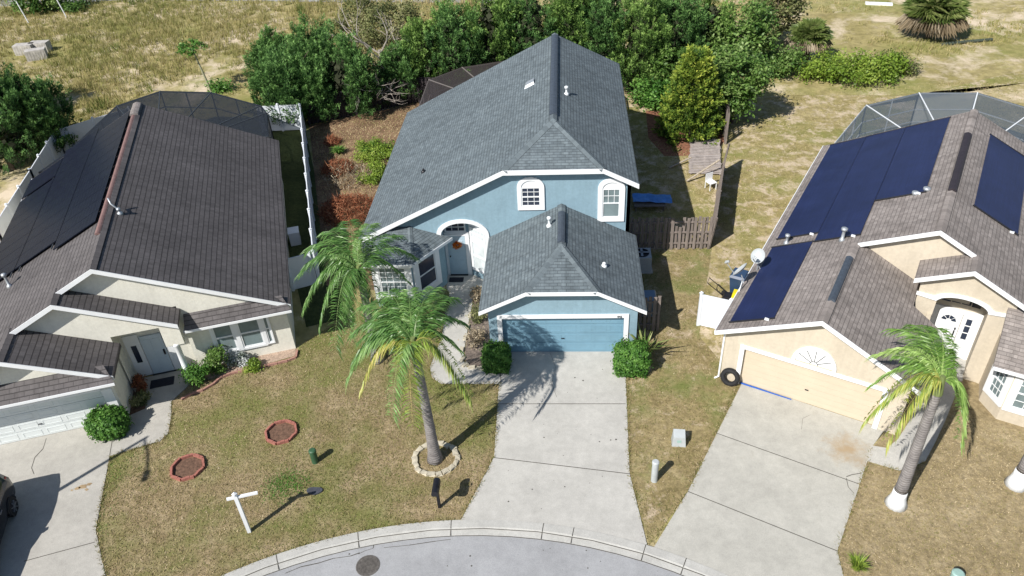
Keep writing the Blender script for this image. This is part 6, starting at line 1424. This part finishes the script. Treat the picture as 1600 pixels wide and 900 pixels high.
# ------------------------------------------------------------------ feather palms
def palm(label, base, ch, tips, seed, name='queen_palm', yell=(), white=False, sh=1.0, lean=(0, 0), leafn=58, fm=None, lw=.019):
    fm = fm or M['frond']
    r_ = np.random.default_rng(seed); t_ = thing(name, label, 'palm', (base[0], base[1], 0)); C_ = np.array([lean[0], lean[1], ch])
    q = MB(); n = 22; pts = []; rad = []
    for i in range(n + 1):
        f = i / n; pts.append((lean[0] * f ** 1.5, lean[1] * f ** 1.5, ch * f)); rad.append((.19 + .11 * math.exp(-f * 14) - .06 * f) * (1 + .025 * (i % 2)))
    if white:
        j = 3; q.tube(pts[j:], rad[j:], 14); q.build('trunk', M['palmtrunk'], t_, smooth=True); q = MB(); q.tube(pts[:j + 1], [r0 * 1.02 + (.05 if k == 0 else 0) for k, r0 in enumerate(rad[:j + 1])], 14); q.build('painted_base', M['white'], t_, smooth=True)
    else: q.tube(pts, rad, 14); q.build('trunk', M['palmtrunk'], t_, smooth=True)
    q = MB(); q.tube([tuple(C_ - [0, 0, .15]), tuple(C_ + [0, 0, .5])], [.16, .07], 10); q.build('crownshaft', plain('green_crownshaft', (.16, .2, .07), .6, .25), t_)
    for k, (tx_, ty_, tz_) in enumerate(tips):
        tip = np.array([tx_ - base[0], ty_ - base[1], tz_]); A = C_ + [0, 0, .25]; hor = tip - A; hor[2] = 0; L0 = np.linalg.norm(tip - A); ctl = A + hor * .42 + np.array([0, 0, .38 * L0 * sh + max(0, (tip[2] - A[2]) * .6)])
        ss = np.linspace(0, 1, leafn); cur = ((1 - ss) ** 2)[:, None] * A + (2 * ss * (1 - ss))[:, None] * ctl + (ss ** 2)[:, None] * tip
        tan = unit(np.gradient(cur, axis=0)); side = unit(np.cross(tan, [0, 0, 1.])); T = []; ti = []; tt = r_.uniform(.25, .75)
        # rachis
        for i in range(leafn - 1):
            w0 = .028 * (1 - ss[i]) + .006; T += [[cur[i] - side[i] * w0, cur[i] + side[i] * w0, cur[i + 1]], [cur[i] + [0, 0, w0], cur[i] - [0, 0, w0], cur[i + 1]]]; ti += [.95, .9]
        for i in range(5, leafn):
            ll = (.62 * math.sin(min(1, ss[i] * 1.5 + .22) * PI * .62 + .15)) * (1.12 - .6 * max(0, ss[i] - .6)) * L0 / 2.6
            for s_ in (1, -1):
                for rep in range(2):
                    d = unit(side[i] * s_ * r_.uniform(.8, 1.1) + tan[i] * r_.uniform(.3, .65) + np.array([0, 0, r_.uniform(-.25, .3)])); l = max(.12, ll) * r_.uniform(.75, 1.1)
                    p0 = cur[i] + tan[i] * r_.uniform(-.02, .02); m = p0 + d * l * .5 + np.array([0, 0, -.04 * l]); e = p0 + d * l * .9 + np.array([0, 0, -.42 * l * r_.uniform(.4, 1.3)]); w_ = unit(np.cross(d, [0, 0, 1.]) + r_.normal(size=3) * .5) * lw
                    T += [[p0 - w_ * .6, m - w_, m + w_], [m - w_, e, m + w_]]; v = tt + r_.normal(0, .14); ti += [v, v + .05]
        soup('frond', np.array(T), np.clip(ti, 0, 1), M['frondy'] if k in yell else fm, t_)
    return t_
def tipsof(l): return [(*P(px, py, z), z) for px, py, z in l]
palm('tall queen palm ringed by pale stones in the front lawn', (-4.58, 17.98), 5.0, tipsof([
    (736, 622, 3.0), (645, 662, 2.9), (612, 648, 3.2), (566, 605, 3.3), (557, 560, 3.8), (556, 520, 4.3), (572, 478, 4.9), (605, 455, 5.4), (640, 452, 5.6), (680, 450, 5.5), (706, 465, 5.0), (722, 505, 4.4), (715, 545, 4.0), (585, 505, 5.0), (660, 480, 5.9), (610, 500, 5.7), (548, 585, 3.4), (580, 545, 4.2), (565, 530, 4.7)]), 91, yell=(0, 1, 3), lean=(-.12, .05))
C2 = P(563, 432, 4.1)
palm('second queen palm behind the front one, shading the bay window', (C2[0] + .05, C2[1] - .1), 4.1, tipsof([
    (478, 478, 2.5), (474, 425, 3.3), (485, 390, 3.8), (512, 362, 4.3), (545, 345, 4.7), (580, 350, 4.8), (622, 368, 4.3), (645, 400, 3.5), (636, 440, 2.8), (523, 545, 1.9), (545, 520, 2.1), (600, 505, 2.2), (565, 535, 2.0), (500, 505, 2.1), (560, 375, 5.3), (520, 400, 4.9), (490, 450, 3.4), (535, 500, 2.9)]), 92, lean=(-.05, .1))
palm('queen palm with a white-painted base on the tan lawn, fronds blown left', (10.4, 16.31), 4.9, tipsof([
    (1372, 556, 4.0), (1366, 600, 3.6), (1352, 655, 3.0), (1386, 688, 2.7), (1400, 515, 4.8), (1430, 508, 5.1), (1462, 512, 5.2), (1478, 545, 5.0), (1500, 690, 2.8), (1400, 555, 5.3), (1425, 545, 5.6), (1385, 630, 3.6), (1500, 640, 3.9)]), 93, yell=(2, 3), white=True, lean=(.02, .1), fm=M['frondp'], lw=.018)
palm('white-painted palm base at the right edge of the photo', (14.42, 17.12), 5.2, [(14.42 + 2.2 * math.cos(a), 17.12 + 2.2 * math.sin(a), 5.2 + .6 * math.sin(3 * a)) for a in np.linspace(-1.4, 1.4, 9)], 94, white=True)

# ------------------------------------------------------------------ field items
for k, (px, py, rz, lab) in enumerate(((42, 84, .1, 'left one of three pale concrete blocks lying in the field'), (66, 80, .05, 'rear right one of three pale concrete blocks lying in the field'), (60, 92, .4, 'front one of three pale concrete blocks lying in the field'))):
    x, y = P(px, py); q = MB(); q.box(-.75, .75, -.4, .4, 0, .8)
    for i in range(-3, 4): q.box(i * .2 - .03, i * .2 + .03, -.415, -.4, .1, .7)
    o = q.build('concrete_block', plain('pale_block', (.42, .40, .37), .9, .3, 3, bmp=.5), bevel=.03); o.location = (x, y, 0); o.rotation_euler = (0, 0, rz); tag(o, lab, 'block', 'concrete blocks in the field')
for k, (px, py, lab) in enumerate(((45, 36, 'left thin white pole at the far edge of the field'), (104, 27, 'right thin white pole at the far edge of the field'))):
    x, y = P(px, py); q = MB(); q.tube([(0, 0, 0), (-.35, 0, 2.0)], .05, 8); o = q.build('marker_pole', M['white']); o.location = (x, y, 0); tag(o, lab, 'pole', 'marker poles in the field')
x, y = P(1372, 7); q = MB(); q.box(-1.0, 1.1, -.25, .3, 0, .12); o = q.build('white_board', M['white'], bevel=.02); o.location = (x, y, 0); o.rotation_euler = (0, 0, -.25); tag(o, 'flat white board lying in the grass at the top right', 'board')
broadleaf('shrub', 'dark scrubby bush at the far left top corner, by the thin poles', *P(85, 18), 2.2, 3.2, 1.4, M['leaf'], 47, 5000, .16, 34, .1, cat='shrub', trk=False)
x, y = P(1510, 68); q = MB(); q.tube([(-1.9, -.4, .12), (0, 0, .14), (1.9, .35, .12)], .12, 8); o = q.build('ditch_shadow_strip', plain('ditch_shadow_green', (.05, .065, .05), .9, .3)); o.location = (x, y, 0); tag(o, 'dark strip standing in for a ditch shadow in the grass right of the lone palmetto', 'ditch shadow')  # dark tube laid in place of a ditch shadow

# ------------------------------------------------------------------ ground cover (stuff)
def cover(name, label, poly, dens, h, w, lean, mat, z=.0, tintsc=.5, base=.45, amp=.35, holes=(), seed=1, green=None, maskf=None):
    r_ = np.random.default_rng(seed); p = scatter(poly, dens, z, r_, holes)
    if maskf is not None: p = p[maskf(p, r_)]
    v = base + amp * vnoise(p, tintsc, seed) + .16 * vnoise(p, 7, seed + 3) + r_.normal(0, .17, len(p))
    o = soup(name, blades(p, h, w, lean, r_), np.clip(v, 0, 1), mat); tag(o, label, 'grass', None, 'stuff'); return o
inner = lambda poly: poly
rings_ = [[(P(*c_)[0] + .6 * math.cos(a), P(*c_)[1] + .6 * math.sin(a)) for a in np.linspace(0, 6.28, 12)] for c_ in ((440, 677), (294, 732))]
cover('lawn_grass', 'short dry olive grass covering the front lawn', lawnF, 430, .06, .034, 1.6, M['grassL'], .012, .6, .42, .42, rings_ + [bedL], 401)
cover('lawn_grass', 'short patchy grass on the strip between the driveways', lawnM, 300, .06, .034, 1.6, M['grassL'], .012, 1.3, .42, .4, (), 402, maskf=lambda p, r_: vnoise(p, 1.6, 5) + r_.normal(0, .2, len(p)) < .25)
cover('lawn_grass', 'short tan grass covering the right lawn', [q for q in lawnR if q[0] < 30] + [(22, 2), (22, 24)], 170, .045, .026, 1.6, M['grassL'], .012, .8, .68, .25, (), 403) if False else None
lr = [P(1363, 700), P(1308, 862), (7.95, 12.6), (8.2, 11.5), (17, 11.5), (20, 19), rot(6, 24.4, DR), rot(3.4, 24.4, DR), rot(2.9, 26.0, DR), P(1478, 655), P(1445, 722), P(1405, 736), P(1357, 721)]
cover('lawn_grass', 'short tan grass covering the right lawn', lr, 380, .05, .03, 1.6, M['grassL'], .012, .8, .55, .22, (), 403)
def edgegrass(label, lines, seed, mat=None, d=70, wd=.07):
    r_ = np.random.default_rng(seed); out = []
    for ln in lines:
        for a, b in zip(ln[:-1], ln[1:]):
            a = np.array(a[:2]); b = np.array(b[:2]); n = int(np.linalg.norm(b - a) * d * 2); t = r_.uniform(0, 1, n)[:, None]; q = a + (b - a) * t
            g_ = vnoise(q, 5, seed) + r_.normal(0, .3, n); q = q[g_ > -.1]; out.append(np.concatenate([q + r_.normal(0, wd * .5, (len(q), 2)), np.full((len(q), 1), .015)], 1))
    p = np.concatenate(out); tag(soup('edge_grass', blades(p, .11, .03, 1.4, r_), np.clip(r_.normal(.35, .2, len(p)), 0, 1), mat or M['grassL']), label, 'grass', None, 'stuff')
edgegrass('ragged grass creeping over the edges of the blue house driveway and walk', [[(2.33, 22.2), (2.09, 17.43), (2.43, 14.62)], [(-3.42, 15.44), (-2.53, 18.09), (-2.60, 21.7)], [(-2.6, 21.76), (-4.83, 21.76), (-5.25, 22.1), (-5.41, 22.7), (-5.17, 24.46), (-5.24, 26.6)]], 601)
edgegrass('ragged grass creeping over the edges of the tan house driveway', [[rot(-4.4, 22.2, DR), (3.94, 16.71), (2.62, 14.7)], [P(1363, 700), P(1308, 862), (7.95, 12.6)], [P(1355, 721), P(1405, 736), P(1445, 722)]], 602)
edgegrass('ragged grass creeping over the edges of the cream house driveway and walk', [[P(166, 903), P(150, 829), P(172, 713), P(225, 697), P(250, 690), P(263, 678), P(268, 650), P(268, 628)]], 603)
edgegrass('ragged grass along the back of the kerb', [arcseg(-3.42, -14.4, n=24)], 604, wd=.09)
gp = P(448, 758); greenp = [(gp[0] + .75 * math.cos(a) * (1 + .2 * math.sin(3 * a)), gp[1] + .5 * math.sin(a)) for a in np.linspace(0, 6.28, 20)[:-1]]
greenp = [(gp[0] + 1.25 * math.cos(a) * (1 + .3 * math.sin(3 * a)), gp[1] + .95 * math.sin(a)) for a in np.linspace(0, 6.28, 20)[:-1]]
cover('green_grass_patch', 'bright green grass patch near the white sign post', greenp, 1100, .10, .028, 1.4, M['grassG'], .012, 1, .6, .2, (), 404, maskf=lambda p, r_: np.exp(-(((p[:, 0] - gp[0]) / .7) ** 2 + ((p[:, 1] - gp[1]) / .5) ** 2)) + .25 * vnoise(p, 3, 6) > r_.uniform(.1, .9, len(p)))
edgeg = [P(150, 829), P(172, 713), P(225, 697), P(230, 720), P(190, 760), P(168, 840)]
cover('green_grass_patch', 'greener grass along the edge of the left driveway', edgeg, 120, .06, .025, 1.4, M['grassG'], .012, 1, .5, .2, (), 405)
backR = [(6.6, 21.8), (5.5, 24.7), (6.95, 31), (8.7, 38.6), (9.5, 42), (14, 49.5), (23, 50), (34, 52), rot(3, 49, DR), rot(-5.3, 45, DR), rot(-5.3, 22.4, DR)]
cover('yard_grass', 'thin dry grass on the sandy ground left of the tan house', backR, 75, .09, .04, 1.5, M['grassF'], .01, .5, .55, .3, (), 406, maskf=lambda p, r_: vnoise(p, 1.1, 9) + r_.normal(0, .3, len(p)) < .2)
cover('yard_grass', 'dry grass inside the right-hand yard of the blue house', [(2.95, 31.2), (6.7, 31.2), (8.7, 40), (5.5, 42.5), (3.2, 46)], 110, .09, .035, 1.3, M['grassF'], .016, .8, .55, .3, (), 407)
cover('yard_grass', 'dry grass and litter in the left-hand yard of the blue house', [(-11.0, 28.6), (-16.2, 45.3), (-10, 48.6), (-8.9, 45), (-8.9, 28.5)], 110, .12, .035, 1.3, M['grassF'], .016, .8, .7, .3, (), 408)
# field vegetation: tall tufts, denser at the far left
def field(name, label, poly, dens, h, seed, tb, amp, tsc, maskf=None, per=7, w=.05):
    r_ = np.random.default_rng(seed); c = scatter(poly, dens, 0, r_)
    if maskf is not None: c = c[maskf(c, r_)]
    p = np.repeat(c, per, 0) + np.concatenate([r_.normal(0, .14, (len(c) * per, 2)), np.zeros((len(c) * per, 1))], 1)
    hh = np.repeat(h * r_.uniform(.4, 1.3, len(c)) * (1 + .5 * vnoise(c, .2, seed)), per)
    v = np.repeat(tb + amp * vnoise(c, tsc, seed + 1) + r_.normal(0, .1, len(c)), per) + r_.normal(0, .08, len(p))
    n = len(p); a = r_.uniform(0, 6.28, n); sd = np.stack([np.cos(a), np.sin(a), 0 * a], 1) * w * .5; b = r_.uniform(0, 6.28, n); ln = r_.uniform(.1, .7, n) * hh
    tip = p + np.stack([np.cos(b) * ln, np.sin(b) * ln, hh], 1)
    tag(soup(name, np.stack([p - sd, p + sd, tip], 1), np.clip(v, 0, 1), M['grassF']), label, 'grass', None, 'stuff')
fl = [(-62, 84), (-60, 60), (-40, 46), (-31.5, 43), (-27.5, 46.2), (-22, 47.5), (-17, 48.5), (-12, 53), (-10, 60), (-8, 70), (-6, 76), (-30, 86)]
field('field_grass', 'tall dry grass and weeds filling the field at the top left', fl, 10, .42, 501, .58, .45, .07, lambda c, r_: vnoise(c, .14, 12) + .4 * vnoise(c, .6, 3) + r_.normal(0, .12, len(c)) < .12)
field('field_weeds', 'darker green weed clumps scattered through the left field', fl, 3.5, .8, 511, .12, .15, .2, lambda c, r_: vnoise(c, .2, 31) + .5 * vnoise(c, .7, 8) + r_.normal(0, .1, len(c)) > .42, per=9, w=.08)
fr_ = [(9, 60), (13, 55), (17, 56), (23, 53.5), (30, 56.5), (42, 62), (55, 62), (60, 84), (8, 84)]
field('field_grass', 'dry grass filling the field at the top right', fr_, 8, .32, 502, .52, .25, .12, lambda c, r_: vnoise(c, .2, 14) + .4 * vnoise(c, .8, 2) + r_.normal(0, .12, len(c)) < .12)
field('field_grass', 'weedy strip of grass behind the cedar row', [(-9, 54), (12, 55), (12, 62), (-9, 72)], 5, .5, 503, .45, .3, .1)

# ------------------------------------------------------------------ light, sky, camera
W = bpy.data.worlds.new('World'); S.world = W; W.use_nodes = True; nt = W.node_tree; bg = nt.nodes['Background']
sky = nt.nodes.new('ShaderNodeTexSky'); sky.sky_type = 'NISHITA'; sky.sun_disc = False
el = math.atan2(1, math.hypot(SHX, SHY)); sd = Vector((-SHX, -SHY, 1)).normalized()
sky.sun_elevation = el; sky.sun_rotation = math.atan2(sd.x, sd.y); sky.air_density = 1.0; sky.dust_density = .6; sky.ozone_density = 1.2
nt.links.new(sky.outputs[0], bg.inputs[0]); bg.inputs[1].default_value = .075
L_ = bpy.data.lights.new('sun', 'SUN'); L_.energy = 5.0; L_.angle = math.radians(.5); L_.color = (1, .955, .89)
so = bpy.data.objects.new('sun', L_); COL.objects.link(so); so.rotation_euler = (-sd).to_track_quat('-Z', 'Y').to_euler(); so.location = (-30, -30, 50)
cam = bpy.data.cameras.new('camera'); co = bpy.data.objects.new('camera', cam); COL.objects.link(co)
cam.sensor_width = 36; cam.lens = 36 * FPX / 1600; cam.clip_end = 2000; cam.clip_start = .1
r3 = Matrix((RM @ Vector((1, 0, 0)), RM @ Vector((0, -1, 0)), RM @ Vector((0, 0, -1)))).transposed()
co.matrix_world = Matrix.Translation((0, 0, CAMH)) @ r3.to_4x4(); S.camera = co
S.view_settings.view_transform = 'Standard'; S.view_settings.look = 'None'; S.view_settings.gamma = 1; S.view_settings.exposure = .36
S.view_settings.use_curve_mapping = False
